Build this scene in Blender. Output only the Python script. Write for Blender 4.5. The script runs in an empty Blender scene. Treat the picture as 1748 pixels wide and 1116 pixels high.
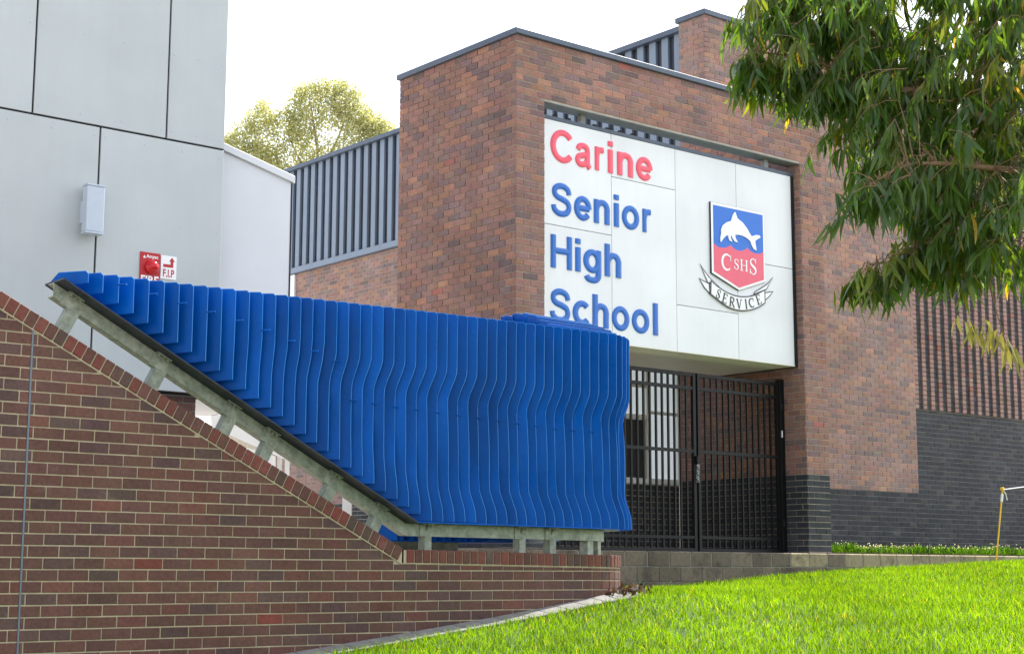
import bpy, math, random
import numpy as np
from mathutils import Matrix, Vector
random.seed(7); RNG = np.random.default_rng(7)
SC = bpy.context.scene; COL = SC.collection

# ------------------------------------------------------------------ camera, sky, sun, exposure
IW, IH, FPX = 1748.0, 1116.0, 2720.0
PITCH, ROLL = math.radians(8.70), math.radians(0.17)
CAM = np.array([0.0, 0.0, 1.6])
SUN_AZ, SUN_EL = math.radians(44.0), math.radians(57)      # azimuth measured from +Y towards +X
EXPOSURE = 1.80

cam_d = bpy.data.cameras.new('camera'); cam = bpy.data.objects.new('camera', cam_d); COL.objects.link(cam)
cam_d.sensor_width = 36; cam_d.lens = 36 * FPX / IW; cam_d.clip_start = 0.1; cam_d.clip_end = 3000
fwd = np.array([0, math.cos(PITCH), math.sin(PITCH)]); _r0 = np.array([1.0, 0, 0]); _u0 = np.cross(_r0, fwd)
right = math.cos(ROLL) * _r0 + math.sin(ROLL) * _u0; up = np.cross(right, fwd)
m = Matrix.Identity(4)
for i in range(3):
    m[i][0], m[i][1], m[i][2], m[i][3] = right[i], up[i], -fwd[i], CAM[i]
cam.matrix_world = m
SC.camera = cam

world = bpy.data.worlds.new('World'); SC.world = world; world.use_nodes = True
wn = world.node_tree; bg = wn.nodes['Background']
sky = wn.nodes.new('ShaderNodeTexSky'); sky.sky_type = 'NISHITA'; sky.sun_disc = False
sky.sun_elevation = SUN_EL; sky.sun_rotation = SUN_AZ
sky.altitude = 0; sky.air_density = 1.0; sky.dust_density = 2.0; sky.ozone_density = 1.0
hsv = wn.nodes.new('ShaderNodeHueSaturation'); hsv.inputs['Saturation'].default_value = 0.42
wn.links.new(sky.outputs[0], hsv.inputs['Color']); wn.links.new(hsv.outputs[0], bg.inputs[0])
bg.inputs[1].default_value = 0.13

sd = bpy.data.lights.new('sun', 'SUN'); sd.energy = 3.0; sd.angle = math.radians(0.6); sd.color = (1.0, 0.95, 0.86)
sun = bpy.data.objects.new('sun', sd); COL.objects.link(sun)
sdir = Vector((math.sin(SUN_AZ) * math.cos(SUN_EL), math.cos(SUN_AZ) * math.cos(SUN_EL), math.sin(SUN_EL)))
sun.rotation_euler = (-sdir).to_track_quat('-Z', 'Y').to_euler(); sun.location = (20, 25, 40)

SC.view_settings.view_transform = 'Standard'; SC.view_settings.look = 'None'
SC.view_settings.exposure = EXPOSURE; SC.view_settings.gamma = 1.0
SC.view_settings.use_curve_mapping = False
SC.render.engine = 'CYCLES'
SC.cycles.max_bounces = 8; SC.cycles.diffuse_bounces = 4; SC.cycles.transmission_bounces = 6
SC.cycles.caustics_reflective = False; SC.cycles.caustics_refractive = False
SC.cycles.sample_clamp_indirect = 4.0

# ------------------------------------------------------------------ geometry of the place
def ray(px, py):
    return fwd + right * ((px - IW / 2) / FPX) - up * ((py - IH / 2) / FPX)
def proj(p):
    d = np.asarray(p, float) - CAM; z = d @ fwd
    return (IW / 2 + FPX * (d @ right) / z, IH / 2 - FPX * (d @ up) / z)
def at_depth(px, py, Y):
    d = ray(px, py); return CAM + d * (Y / d[1])
def on_plane(px, py, p0, n):
    d = ray(px, py); return CAM + d * (((p0 - CAM) @ n) / (d @ n))
A = np.array([0.77336535, 0.6339606, 0.0]); B = np.array([-A[1], A[0], 0.0]); Z = np.array([0, 0, 1.0])
PC = np.array([0.04914, 19.69, 0.0])          # front corner of the entrance block
W0 = np.array([-3.47048, 11.7, 0.0])          # a point on the face of the brick retaining wall
def bf(s, d, z): return PC + A * s + B * d + Z * z
def wf(s, d, z): return W0 + A * s + B * d + Z * z
def bpx(px, py, d):
    p = on_plane(px, py, PC + B * d, B); return float((p - PC) @ A), float(p[2])

# ------------------------------------------------------------------ materials
def mat(name, base=(0.5, 0.5, 0.5), rough=0.6, metal=0.0, spec=0.5):
    mt = bpy.data.materials.new(name); mt.use_nodes = True
    b = mt.node_tree.nodes['Principled BSDF']
    b.inputs['Base Color'].default_value = (*base, 1); b.inputs['Roughness'].default_value = rough
    b.inputs['Metallic'].default_value = metal; b.inputs['Specular IOR Level'].default_value = spec
    return mt, mt.node_tree, b
def nd(t, k, **kw):
    n = t.nodes.new(k)
    for a, v in kw.items(): setattr(n, a, v)
    return n
def noise(t, scale, detail=4, rough=0.55, stretch=None):
    g = nd(t, 'ShaderNodeNewGeometry'); n = nd(t, 'ShaderNodeTexNoise')
    n.inputs['Scale'].default_value = scale; n.inputs['Detail'].default_value = detail; n.inputs['Roughness'].default_value = rough
    if stretch:
        mp = nd(t, 'ShaderNodeMapping'); mp.inputs['Scale'].default_value = stretch
        t.links.new(g.outputs['Position'], mp.inputs[0]); t.links.new(mp.outputs[0], n.inputs['Vector'])
    else: t.links.new(g.outputs['Position'], n.inputs['Vector'])
    return n.outputs['Fac']
def remap(t, src, a, b, c, d):
    n = nd(t, 'ShaderNodeMapRange'); t.links.new(src, n.inputs[0])
    for i, v in enumerate((a, b, c, d)): n.inputs[i + 1].default_value = v
    return n.outputs[0]
def mul(t, colsock, facsock):
    n = nd(t, 'ShaderNodeVectorMath', operation='SCALE')
    t.links.new(colsock, n.inputs[0]); t.links.new(facsock, n.inputs['Scale']); return n.outputs[0]
def mix(t, a, b, fac):
    n = nd(t, 'ShaderNodeMix', data_type='RGBA'); t.links.new(fac, n.inputs[0])
    for s, i in ((a, 6), (b, 7)):
        if isinstance(s, tuple): n.inputs[i].default_value = (*s, 1)
        else: t.links.new(s, n.inputs[i])
    return n.outputs[2]
def bump(t, b, src, strength, dist=0.01):
    n = nd(t, 'ShaderNodeBump'); n.inputs['Strength'].default_value = strength; n.inputs['Distance'].default_value = dist
    t.links.new(src, n.inputs['Height']); t.links.new(n.outputs[0], b.inputs['Normal'])

def brick_material(name, per_object, rough=0.75, stain=(0.62, 0.58, 0.55), spec=0.3):
    mt, t, b = mat(name, rough=rough, spec=spec)
    if per_object: src = nd(t, 'ShaderNodeObjectInfo').outputs['Color']
    else: src = nd(t, 'ShaderNodeAttribute', attribute_name='col').outputs['Color']
    c = mul(t, src, remap(t, noise(t, 38, 5), 0.25, 0.75, 0.72, 1.28))
    c = mul(t, c, remap(t, noise(t, 1.3, 3), 0.3, 0.7, 0.84, 1.14))
    c = mul(t, c, remap(t, noise(t, 3.2, 5, 0.65, (1, 1, 0.22)), 0.35, 0.75, 1.06, 0.86))
    speck = remap(t, noise(t, 160, 2), 0.62, 0.72, 0.0, 0.45)
    c = mix(t, c, (0.03, 0.022, 0.02), speck)
    ef = remap(t, noise(t, 2.6, 6, 0.7), 0.63, 0.80, 0.0, 0.16)
    c = mix(t, c, stain, ef)
    t.links.new(c, b.inputs['Base Color'])
    bump(t, b, noise(t, 120, 4), 0.35, 0.004)
    return mt
BRICK_O = brick_material('brick_single', True); BRICK_A = brick_material('brick_many', False)
def simple(name, base, rough=0.6, metal=0.0, spec=0.5, var=0.12, vs=6.0, bmp=0.0, bs=60, stretch=None):
    mt, t, b = mat(name, base, rough, metal, spec)
    rgb = nd(t, 'ShaderNodeRGB'); rgb.outputs[0].default_value = (*base, 1)
    c = mul(t, rgb.outputs[0], remap(t, noise(t, vs, 5, 0.6, stretch), 0.25, 0.75, 1 - var, 1 + var))
    t.links.new(c, b.inputs['Base Color'])
    r = remap(t, noise(t, vs * 2.3, 3), 0.3, 0.7, rough * 0.88, min(1, rough * 1.12)); t.links.new(r, b.inputs['Roughness'])
    if bmp: bump(t, b, noise(t, bs, 4), bmp, 0.004)
    return mt
MORTAR = simple('mortar_tan', (0.44, 0.375, 0.255), 0.95, var=0.22, vs=9, bmp=0.5, bs=150)
MORTAR_B = simple('mortar_building', (0.42, 0.36, 0.28), 0.95, var=0.2, vs=7, bmp=0.4, bs=120)
MORTAR_D = simple('mortar_grey', (0.20, 0.185, 0.165), 0.95, var=0.2, vs=7)
def cladding(name, base, grime=0.965):
    mt, t, b = mat(name, base, 0.42); rgb = nd(t, 'ShaderNodeRGB'); rgb.outputs[0].default_value = (*base, 1)
    c = mul(t, rgb.outputs[0], remap(t, nd(t, 'ShaderNodeObjectInfo').outputs['Random'], 0, 1, 0.955, 1.035))
    c = mul(t, c, remap(t, noise(t, 1.1, 4), 0.3, 0.7, 0.95, 1.05))
    c = mul(t, c, remap(t, noise(t, 9, 5, 0.7, (1, 1, 0.07)), 0.45, 0.8, 1.0, grime)); t.links.new(c, b.inputs['Base Color'])
    bump(t, b, noise(t, 2.2, 2), 0.10, 0.02); return mt
CLAD = cladding('white_cladding_panel', (0.435, 0.465, 0.47))
CLAD2 = simple('white_cladding_annex', (0.62, 0.63, 0.66), 0.45, var=0.05, vs=1.4)
GAP = simple('dark_gap', (0.012, 0.013, 0.016), 0.8, var=0.1)
CAPPING = simple('slate_blue_capping', (0.065, 0.088, 0.13), 0.45, 0.0, var=0.14, vs=3)
LOUVRE = simple('blue_grey_panel', (0.17, 0.215, 0.285), 0.5, var=0.1, vs=2.2, stretch=(1, 1, 0.25))
LOUVRE_D = simple('dark_louvre_recess', (0.022, 0.026, 0.035), 0.45, var=0.5, vs=3)
SIGNW = cladding('white_sign_panel', (0.735, 0.745, 0.76), 0.965)
SIGNB = simple('black_sign_edge', (0.012, 0.015, 0.02), 0.4)
RED = simple('letter_red', (0.80, 0.085, 0.135), 0.4, var=0.05); CRESTRED = simple('crest_red', (0.74, 0.10, 0.16), 0.45, var=0.04)
LBLUE = simple('letter_blue', (0.001, 0.115, 0.47), 0.38, var=0.05); CRESTBLUE = simple('crest_blue', (0.0, 0.13, 0.56), 0.42, var=0.04)
WHITE = simple('white_enamel', (0.82, 0.82, 0.82), 0.4, var=0.02); BLACK = simple('black_print', (0.012, 0.012, 0.014), 0.5)
SOFFIT = simple('cream_soffit', (0.90, 0.84, 0.77), 0.55, var=0.06, vs=2)
LINTEL = simple('galvanised_lintel', (0.21, 0.22, 0.215), 0.55, 0.2, var=0.25, vs=10)
GATEM = simple('black_steel', (0.006, 0.0062, 0.007), 0.45, 0.0, spec=0.22, var=0.3, vs=20)
GREYBOX = simple('pale_grey_metal', (0.46, 0.52, 0.60), 0.4, var=0.05)
REDPL = simple('fire_red', (0.42, 0.006, 0.012), 0.35, var=0.06)
BARK = simple('gum_bark', (0.30, 0.22, 0.15), 0.8, var=0.35, vs=14, bmp=0.6, bs=40)
TWIG = simple('gum_twig', (0.17, 0.105, 0.05), 0.7, var=0.3, vs=20)
SOIL = simple('soil', (0.07, 0.055, 0.035), 0.95, var=0.4, vs=8)
PAVE = simple('pavement_concrete', (0.52, 0.49, 0.45), 0.9, var=0.15, vs=2)
KERBM = simple('grey_paver', (0.17, 0.166, 0.158), 0.9, var=0.25, vs=9, bmp=0.4, bs=90)
SEAL = simple('joint_sealant', (0.13, 0.16, 0.20), 0.6, var=0.1)
YEL = simple('yellow_pole', (0.75, 0.45, 0.01), 0.4, var=0.05)
SHELTER = simple('white_steel', (0.72, 0.73, 0.73), 0.5, var=0.06)

def blue_paint():
    mt, t, b = mat('blue_paint', (0.0, 0.075, 0.40), 0.34)
    rgb = nd(t, 'ShaderNodeRGB'); rgb.outputs[0].default_value = (0.0002, 0.078, 0.365, 1)
    c = mul(t, rgb.outputs[0], remap(t, noise(t, 2.0, 4, 0.6, (1, 1, 0.5)), 0.3, 0.7, 0.80, 1.18))
    c = mix(t, c, (0.02, 0.12, 0.36), remap(t, noise(t, 26, 5, 0.65, (1, 1, 0.12)), 0.56, 0.80, 0.0, 0.35))
    oi = nd(t, 'ShaderNodeObjectInfo').outputs['Random']; c = mul(t, c, remap(t, oi, 0, 1, 0.80, 1.16)); t.links.new(c, b.inputs['Base Color'])
    t.links.new(remap(t, noise(t, 9, 3), 0.3, 0.7, 0.26, 0.42), b.inputs['Roughness'])
    b.inputs['Specular IOR Level'].default_value = 0.09
    bump(t, b, noise(t, 3.5, 3), 0.12, 0.03)
    return mt
BLUE = blue_paint(); BASEP = simple('dark_base_plate', (0.010, 0.014, 0.028), 0.5, var=0.3, vs=8); EDGE_GLINT = simple('blue_edge_glint', (0.02, 0.22, 0.64), 0.3, var=0.15, vs=5)  # last one: lighter blue that paints sunlight onto the fin edges
def galv():
    mt, t, b = mat('galvanised_steel', (0.4, 0.42, 0.38), 0.5, 0.25)
    n1 = noise(t, 14, 5, 0.7); n2 = noise(t, 45, 3)
    c = mix(t, (0.18, 0.21, 0.17), (0.36, 0.385, 0.32), remap(t, n1, 0.35, 0.65, 0, 1))
    c = mix(t, c, (0.12, 0.12, 0.09), remap(t, n2, 0.60, 0.75, 0, 0.55)); t.links.new(c, b.inputs['Base Color'])
    bump(t, b, n2, 0.25, 0.004); return mt
GALV = galv()
def blockmat():
    mt, t, b = mat('concrete_block', (0.3, 0.26, 0.2), 0.92)
    src = nd(t, 'ShaderNodeObjectInfo').outputs['Color']
    c = mul(t, src, remap(t, noise(t, 22, 5), 0.25, 0.75, 0.75, 1.25))
    c = mix(t, c, (0.035, 0.03, 0.024), remap(t, noise(t, 2.4, 6, 0.7), 0.52, 0.68, 0, 0.75))
    t.links.new(c, b.inputs['Base Color']); bump(t, b, noise(t, 70, 4), 0.5, 0.006); return mt
BLOCK = blockmat()
def glassm():
    mt, t, b = mat('window_glass', (0.42, 0.46, 0.48), 0.05, 0.0, 0.5); b.inputs['Emission Color'].default_value = (0.86, 0.95, 1.0, 1); b.inputs['Emission Strength'].default_value = 0.13; return mt  # faint emission added so the panes look lit from inside
GLASS = glassm(); DARKPANE = simple('dark_screen', (0.03, 0.032, 0.035), 0.5, var=0.15)
def foliage(name, transl, rough=0.4, spec=0.5, fac=0.5):
    mt, t, b = mat(name, (0.1, 0.2, 0.03), rough, 0, spec)
    src = nd(t, 'ShaderNodeAttribute', attribute_name='col').outputs['Color']
    t.links.new(src, b.inputs['Base Color'])
    tr = nd(t, 'ShaderNodeBsdfTranslucent'); v = nd(t, 'ShaderNodeVectorMath', operation='MULTIPLY')
    t.links.new(src, v.inputs[0]); v.inputs[1].default_value = transl; t.links.new(v.outputs[0], tr.inputs['Color'])
    mx = nd(t, 'ShaderNodeMixShader'); mx.inputs[0].default_value = fac
    t.links.new(b.outputs[0], mx.inputs[1]); t.links.new(tr.outputs[0], mx.inputs[2])
    t.links.new(mx.outputs[0], t.nodes['Material Output'].inputs['Surface']); return mt
GRASSM = foliage('grass_blades', (2.2, 2.0, 0.25), 0.5, 0.10, 0.55)
LEAFM = foliage('gum_leaves', (3.0, 2.6, 0.5), 0.28, 0.6, 0.5)
FARLEAF = foliage('far_tree_leaves', (1.5, 1.4, 0.8), 0.6, 0.3, 0.5)

# ------------------------------------------------------------------ object helpers
WLOC = {}
def tag(o, label=None, cat=None, group=None, kind=None):
    if label: o['label'] = label
    if cat: o['category'] = cat
    if group: o['group'] = group
    if kind: o['kind'] = kind
    return o
def thing(name, loc, label, cat, group=None):
    o = bpy.data.objects.new(name, None); COL.objects.link(o); o.location = tuple(loc); o.empty_display_size = 0.2
    WLOC[o] = np.array(loc, float); return tag(o, label, cat, group)
def set_parent(o, parent):
    o.parent = parent; w = WLOC.get(parent, np.zeros(3)); o.matrix_parent_inverse = Matrix.Translation(tuple(-w))
class MB:
    def __init__(s): s.v = []; s.f = []; s.c = []
    def poly(s, pts, col=None):
        n = len(s.v); s.v.extend(tuple(map(float, p)) for p in pts); s.f.append(tuple(range(n, n + len(pts)))); s.c.append(col)
    def add(s, vs, fs, col=None):
        n = len(s.v); s.v.extend(tuple(map(float, p)) for p in vs)
        for q in fs: s.f.append(tuple(n + i for i in q)); s.c.append(col)
    def box(s, fr, s0, s1, d0, d1, z0, z1, col=None):
        vs = [fr(a, b, c) for c in (z0, z1) for b in (d0, d1) for a in (s0, s1)]
        s.add(vs, [(0, 1, 5, 4), (1, 3, 7, 5), (3, 2, 6, 7), (2, 0, 4, 6), (4, 5, 7, 6), (0, 2, 3, 1)], col)
    def obox(s, c, ax, ay, az, hx, hy, hz, col=None):
        c = np.asarray(c, float); vs = [c + ax * x * hx + ay * y * hy + az * z * hz for z in (-1, 1) for y in (-1, 1) for x in (-1, 1)]
        s.add(vs, [(0, 1, 5, 4), (1, 3, 7, 5), (3, 2, 6, 7), (2, 0, 4, 6), (4, 5, 7, 6), (0, 2, 3, 1)], col)
    def prism(s, pts, off, col=None):
        n = len(pts); a = [np.asarray(p, float) for p in pts]; b = [p + off for p in a]
        s.add(a + b, [tuple(range(n)), tuple(range(2 * n - 1, n - 1, -1))] + [(i, i + n, (i + 1) % n + n, (i + 1) % n) for i in range(n)], col)
    def tube(s, pts, rad, n=6, col=None):
        pts = [np.asarray(p, float) for p in pts]; rad = rad if isinstance(rad, (list, tuple)) else [rad] * len(pts)
        rings = []
        for i, p in enumerate(pts):
            t = pts[min(i + 1, len(pts) - 1)] - pts[max(i - 1, 0)]; t = t / (np.linalg.norm(t) + 1e-9)
            u = np.cross(t, [0.31, 0.2, 0.93]); u /= np.linalg.norm(u) + 1e-9; w = np.cross(t, u)
            rings.append([p + rad[i] * (math.cos(a) * u + math.sin(a) * w) for a in np.linspace(0, 2 * math.pi, n, endpoint=False)])
        vs = [q for r in rings for q in r]; fs = []
        for i in range(len(pts) - 1):
            for k in range(n): fs.append((i * n + k, i * n + (k + 1) % n, (i + 1) * n + (k + 1) % n, (i + 1) * n + k))
        fs.append(tuple(range(n))[::-1]); fs.append(tuple((len(pts) - 1) * n + k for k in range(n)))
        s.add(vs, fs, col)
    def mesh(s, name, smooth=False, origin=None):
        me = bpy.data.meshes.new(name); v = s.v
        if origin is not None: v = [(a - origin[0], b - origin[1], c - origin[2]) for a, b, c in v]
        me.from_pydata(v, [], s.f)
        if any(c is not None for c in s.c):
            at = me.attributes.new('col', 'FLOAT_COLOR', 'FACE')
            arr = np.ones((len(s.f), 4), np.float32)
            for i, c in enumerate(s.c):
                if c is not None: arr[i, :3] = c
            at.data.foreach_set('color', arr.ravel())
        if smooth: me.polygons.foreach_set('use_smooth', [True] * len(me.polygons))
        me.update(); return me
    def obj(s, name, material, parent=None, smooth=False, origin=None, bevel=0.0):
        me = s.mesh(name, smooth, origin); me.materials.append(material)
        o = bpy.data.objects.new(name, me); COL.objects.link(o)
        if origin is not None: o.location = tuple(origin)
        if parent is not None: set_parent(o, parent)
        if bevel:
            bv = o.modifiers.new('bevel', 'BEVEL'); bv.width = bevel; bv.segments = 1; bv.limit_method = 'ANGLE'
        return o
def np_mesh(name, verts, faces_n, idx, cols, material, parent=None):
    """verts (N,3), faces all of size faces_n, idx (M,faces_n), cols (M,3)"""
    me = bpy.data.meshes.new(name); me.vertices.add(len(verts)); me.vertices.foreach_set('co', np.asarray(verts, np.float32).ravel())
    M = len(idx); me.loops.add(M * faces_n); me.loops.foreach_set('vertex_index', np.asarray(idx, np.int32).ravel())
    me.polygons.add(M); me.polygons.foreach_set('loop_start', np.arange(0, M * faces_n, faces_n, dtype=np.int32))
    me.polygons.foreach_set('loop_total', np.full(M, faces_n, np.int32))
    if cols is not None:
        at = me.attributes.new('col', 'FLOAT_COLOR', 'FACE'); arr = np.ones((M, 4), np.float32); arr[:, :3] = cols
        at.data.foreach_set('color', arr.ravel())
    me.update(calc_edges=True); me.validate(); me.materials.append(material)
    o = bpy.data.objects.new(name, me); COL.objects.link(o)
    if parent is not None: set_parent(o, parent)
    return o

# ------------------------------------------------------------------ bricks
def jit(c, v=0.12):
    k = 1 + random.uniform(-v, v); return tuple(max(0.004, x * k * (1 + random.uniform(-0.05, 0.05))) for x in c)
def pick(pal):
    r = random.random() * sum(w for w, _ in pal)
    for w, c in pal:
        r -= w
        if r <= 0: return jit(c)
    return jit(pal[-1][1])
PAL_WALL = [(5, (0.122, 0.056, 0.042)), (4, (0.108, 0.052, 0.041)), (2, (0.097, 0.053, 0.047)), (1.6, (0.136, 0.054, 0.040)), (0.9, (0.084, 0.048, 0.042)), (0.10, (0.16, 0.042, 0.030)), (0.4, (0.115, 0.070, 0.062))]
PAL_BLD = [(5, (0.282, 0.148, 0.116)), (4, (0.252, 0.142, 0.120)), (2.6, (0.210, 0.132, 0.126)), (1.8, (0.325, 0.164, 0.112)), (0.6, (0.162, 0.108, 0.104)), (0.06, (0.33, 0.12, 0.10))]
PAL_HALL = [(4, (0.295, 0.176, 0.146)), (4, (0.268, 0.172, 0.150)), (2.4, (0.228, 0.162, 0.154)), (1.8, (0.335, 0.188, 0.138)), (0.6, (0.185, 0.138, 0.134))]
PAL_BLK = [(5, (0.034, 0.037, 0.044)), (3, (0.044, 0.046, 0.053)), (1, (0.058, 0.056, 0.058))]
PAL_COP = [(4, (0.115, 0.050, 0.038)), (3, (0.155, 0.048, 0.036)), (0.6, (0.17, 0.042, 0.032)), (2, (0.09, 0.052, 0.042))]

def unit_brick():
    me = bpy.data.meshes.new('brick'); e, g = 0.018, 0.05
    v = [(0, 1, 0), (1, 1, 0), (1, 1, 1), (0, 1, 1), (0, 0.06, 0), (1, 0.06, 0), (1, 0.06, 1), (0, 0.06, 1), (e, 0, g), (1 - e, 0, g), (1 - e, 0, 1 - g), (e, 0, 1 - g)]
    f = [(8, 9, 10, 11), (4, 5, 9, 8), (5, 6, 10, 9), (6, 7, 11, 10), (7, 4, 8, 11), (0, 1, 5, 4), (1, 2, 6, 5), (2, 3, 7, 6), (3, 0, 4, 7)]
    me.from_pydata(v, [], f); me.update(); me.materials.append(BRICK_O); return me
UNIT = unit_brick()
class Bricks:
    """collects bricks of one thing, then writes the largest 300 as objects and the rest as one part"""
    def __init__(s): s.items = []
    def add(s, o, u, inn, L, H, col, depth=0.03, v=None):
        s.items.append((np.asarray(o, float), u, inn, L, H, col, depth, v))
    def polybrick(s, pts, inn, col, depth=0.03):      # clipped brick (any outline), never picked as a single
        s.items.append((pts, None, inn, 0, 0, col, depth, None))
    def write(s, parent_of, rest_parent, visible=lambda px, py: True, n=300):
        scored = []
        for i, it in enumerate(s.items):
            if it[1] is None: continue
            o, u, inn, L, H = it[:5]
            p = [proj(q) for q in (o, o + u * L, o + u * L + Z * H, o + Z * H)]
            cx = sum(q[0] for q in p) / 4; cy = sum(q[1] for q in p) / 4
            if not (5 < cx < IW - 5 and 5 < cy < IH - 5 and visible(cx, cy)): continue
            a = abs(sum(p[k][0] * p[(k + 1) % 4][1] - p[(k + 1) % 4][0] * p[k][1] for k in range(4))) / 2
            scored.append((a, i))
        scored.sort(reverse=True); single = set(i for _, i in scored[:n])
        mb = MB()
        for i, (o, u, inn, L, H, col, dp, tagv) in enumerate(s.items):
            if u is None:
                c = np.mean(o, axis=0); mb.prism(o, inn * dp, col); continue
            if i in single:
                ob = bpy.data.objects.new('brick', UNIT); COL.objects.link(ob)
                mm = Matrix.Identity(4)
                for k in range(3): mm[k][0], mm[k][1], mm[k][2], mm[k][3] = u[k] * L, inn[k] * dp, Z[k] * H, o[k]
                ob.parent = parent_of(i, s.items[i]); ob.matrix_parent_inverse = Matrix.Translation(tuple(-WLOC.get(ob.parent, np.zeros(3)))); ob.matrix_basis = mm
                ob.color = (*col, 1)
            else:
                e, g = 0.0045, 0.0042
                vs = [o + inn * dp, o + u * L + inn * dp, o + u * L + Z * H + inn * dp, o + Z * H + inn * dp]
                vs += [o + inn * 0.002, o + u * L + inn * 0.002, o + u * L + Z * H + inn * 0.002, o + Z * H + inn * 0.002]
                vs += [o + u * e + Z * g, o + u * (L - e) + Z * g, o + u * (L - e) + Z * (H - g), o + u * e + Z * (H - g)]
                mb.add(vs, [(8, 9, 10, 11), (4, 5, 9, 8), (5, 6, 10, 9), (6, 7, 11, 10), (7, 4, 8, 11), (0, 1, 5, 4), (1, 2, 6, 5), (2, 3, 7, 6), (3, 0, 4, 7)], col)
        if mb.f: tag(mb.obj('small_bricks', BRICK_A, rest_parent), kind='stuff')
BL, BH, MJ, CH = 0.230, 0.076, 0.010, 0.086
def lay(bk, fr_o, u, inn, s0, s1, z0, z1, palfun, holes=(), proud=0.007, zbase=0.0, sbase=0.0, tagv=None):
    """running bond on a flat face: fr_o + u*s + Z*z, bricks stand `proud` in front of the core face"""
    k0 = math.floor((z0 - zbase) / CH); k1 = math.ceil((z1 - zbase) / CH)
    for k in range(k0, k1):
        a, b = zbase + k * CH, zbase + k * CH + BH
        a2, b2 = max(a, z0), min(b, z1)
        if b2 - a2 < 0.015: continue
        ivs = [(s0, s1)]
        for (h0, h1, y0, y1) in holes:
            if a2 < y1 - 0.01 and b2 > y0 + 0.01:
                nv = []
                for (p, q) in ivs:
                    if h1 <= p or h0 >= q: nv.append((p, q)); continue
                    if h0 > p: nv.append((p, h0))
                    if h1 < q: nv.append((h1, q))
                ivs = nv
        off = sbase + (0.12 if k % 2 else 0.0)
        for (p, q) in ivs:
            j = math.floor((p - off) / 0.24)
            while off + j * 0.24 < q:
                c, d = off + j * 0.24, off + j * 0.24 + BL; j += 1
                c2, d2 = max(c, p), min(d, q)
                if d2 - c2 < 0.02: continue
                jj = random.uniform(-0.0015, 0.0015)
                o = fr_o + u * (c2 + jj) + Z * (a2 + random.uniform(-0.001, 0.001)) - inn * (proud + random.uniform(-0.0015, 0.0025))
                bk.add(o, u, inn, d2 - c2, b2 - a2, palfun(0.5 * (c2 + d2), 0.5 * (a2 + b2)), v=tagv)

# ------------------------------------------------------------------ ground
_cp = []
for s, z in ((-6, 0.02), (-3, 0.25), (-0.5, 0.60), (2.77, 0.955), (3.67, 1.069), (4.45, 1.155), (5.07, 1.235), (5.73, 1.355), (6.2, 1.40)):
    p = wf(s, -0.1, 0); _cp.append((p[0], p[1], z))
for px, z in ((1100, 1.33), (1250, 1.46), (1400, 1.57), (1500, 1.62), (1600, 1.68), (1748, 1.76)):
    s, _ = bpx(px, 960, -0.3); p = bf(s, -0.3, 0); _cp.append((p[0], p[1], z))
_cp += [(0, 0, 0.0), (5, 10.5, 0.95), (7.5, 17, 1.42), (9, 10, 1.0), (12, 22, 1.72), (15, 31, 1.85), (12, 3, 0.45), (0, -10, -0.3), (-10, 0, -0.5), (-12, 8, -0.4), (16, 12, 1.2), (2.5, 12, 1.02), (12, -8, 0.0), (0, 6, 0.42), (3.5, 16, 1.30)]
_cp = np.array(_cp)
def _tps(r): return np.where(r > 1e-9, r * r * np.log(np.maximum(r, 1e-9)), 0.0)
_K = _tps(np.linalg.norm(_cp[:, None, :2] - _cp[None, :, :2], axis=2)) + np.eye(len(_cp)) * 1.2
_Pm = np.c_[np.ones(len(_cp)), _cp[:, :2]]
_sol = np.linalg.solve(np.block([[_K, _Pm], [_Pm.T, np.zeros((3, 3))]]), np.r_[_cp[:, 2], 0, 0, 0])
def ground_z(x, y):
    x = np.asarray(x, float); y = np.asarray(y, float); sh = x.shape; q = np.stack([x.ravel(), y.ravel()], 1)
    cl = np.clip(q, (-14, -12), (17, 32))
    z = _tps(np.linalg.norm(cl[:, None] - _cp[None, :, :2], axis=2)) @ _sol[:len(_cp)] + _sol[-3] + cl @ _sol[-2:]
    return np.clip(z, -0.8, 2.2).reshape(sh)
def to_bf(x, y): return ((x - PC[0]) * A[0] + (y - PC[1]) * A[1], (x - PC[0]) * B[0] + (y - PC[1]) * B[1])
def to_wf(x, y): return ((x - W0[0]) * A[0] + (y - W0[1]) * A[1], (x - W0[0]) * B[0] + (y - W0[1]) * B[1])
gx = np.unique(np.r_[np.linspace(-900, -40, 10), np.linspace(-40, -14, 10), np.linspace(-14, 17, 94), np.linspace(17, 60, 12), np.linspace(60, 900, 10)])
gy = np.unique(np.r_[np.linspace(-900, -40, 10), np.linspace(-40, -12, 10), np.linspace(-12, 33, 136), np.linspace(33, 80, 12), np.linspace(80, 1500, 12)])
GX, GY = np.meshgrid(gx, gy); GZ = ground_z(GX, GY)
_s, _d = to_bf(GX, GY); GZ = np.where((_d > -0.25) & (_d < 60) & (_s > -30), np.minimum(GZ, 1.55), GZ)
_s2, _d2 = to_wf(GX, GY); GZ = np.where((_d2 > 0.1) & (_s2 < 6.0) & (_d <= -0.25), np.minimum(GZ, 1.2), GZ)
nx = len(gx); idx = [(j * nx + i, j * nx + i + 1, (j + 1) * nx + i + 1, (j + 1) * nx + i) for j in range(len(gy) - 1) for i in range(nx - 1)]
LAWNM = simple('lawn_soil_green', (0.045, 0.085, 0.014), 0.95, var=0.35, vs=5)
YARD = simple('yard_concrete', (0.36, 0.335, 0.30), 0.9, var=0.15, vs=1.5)
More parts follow.
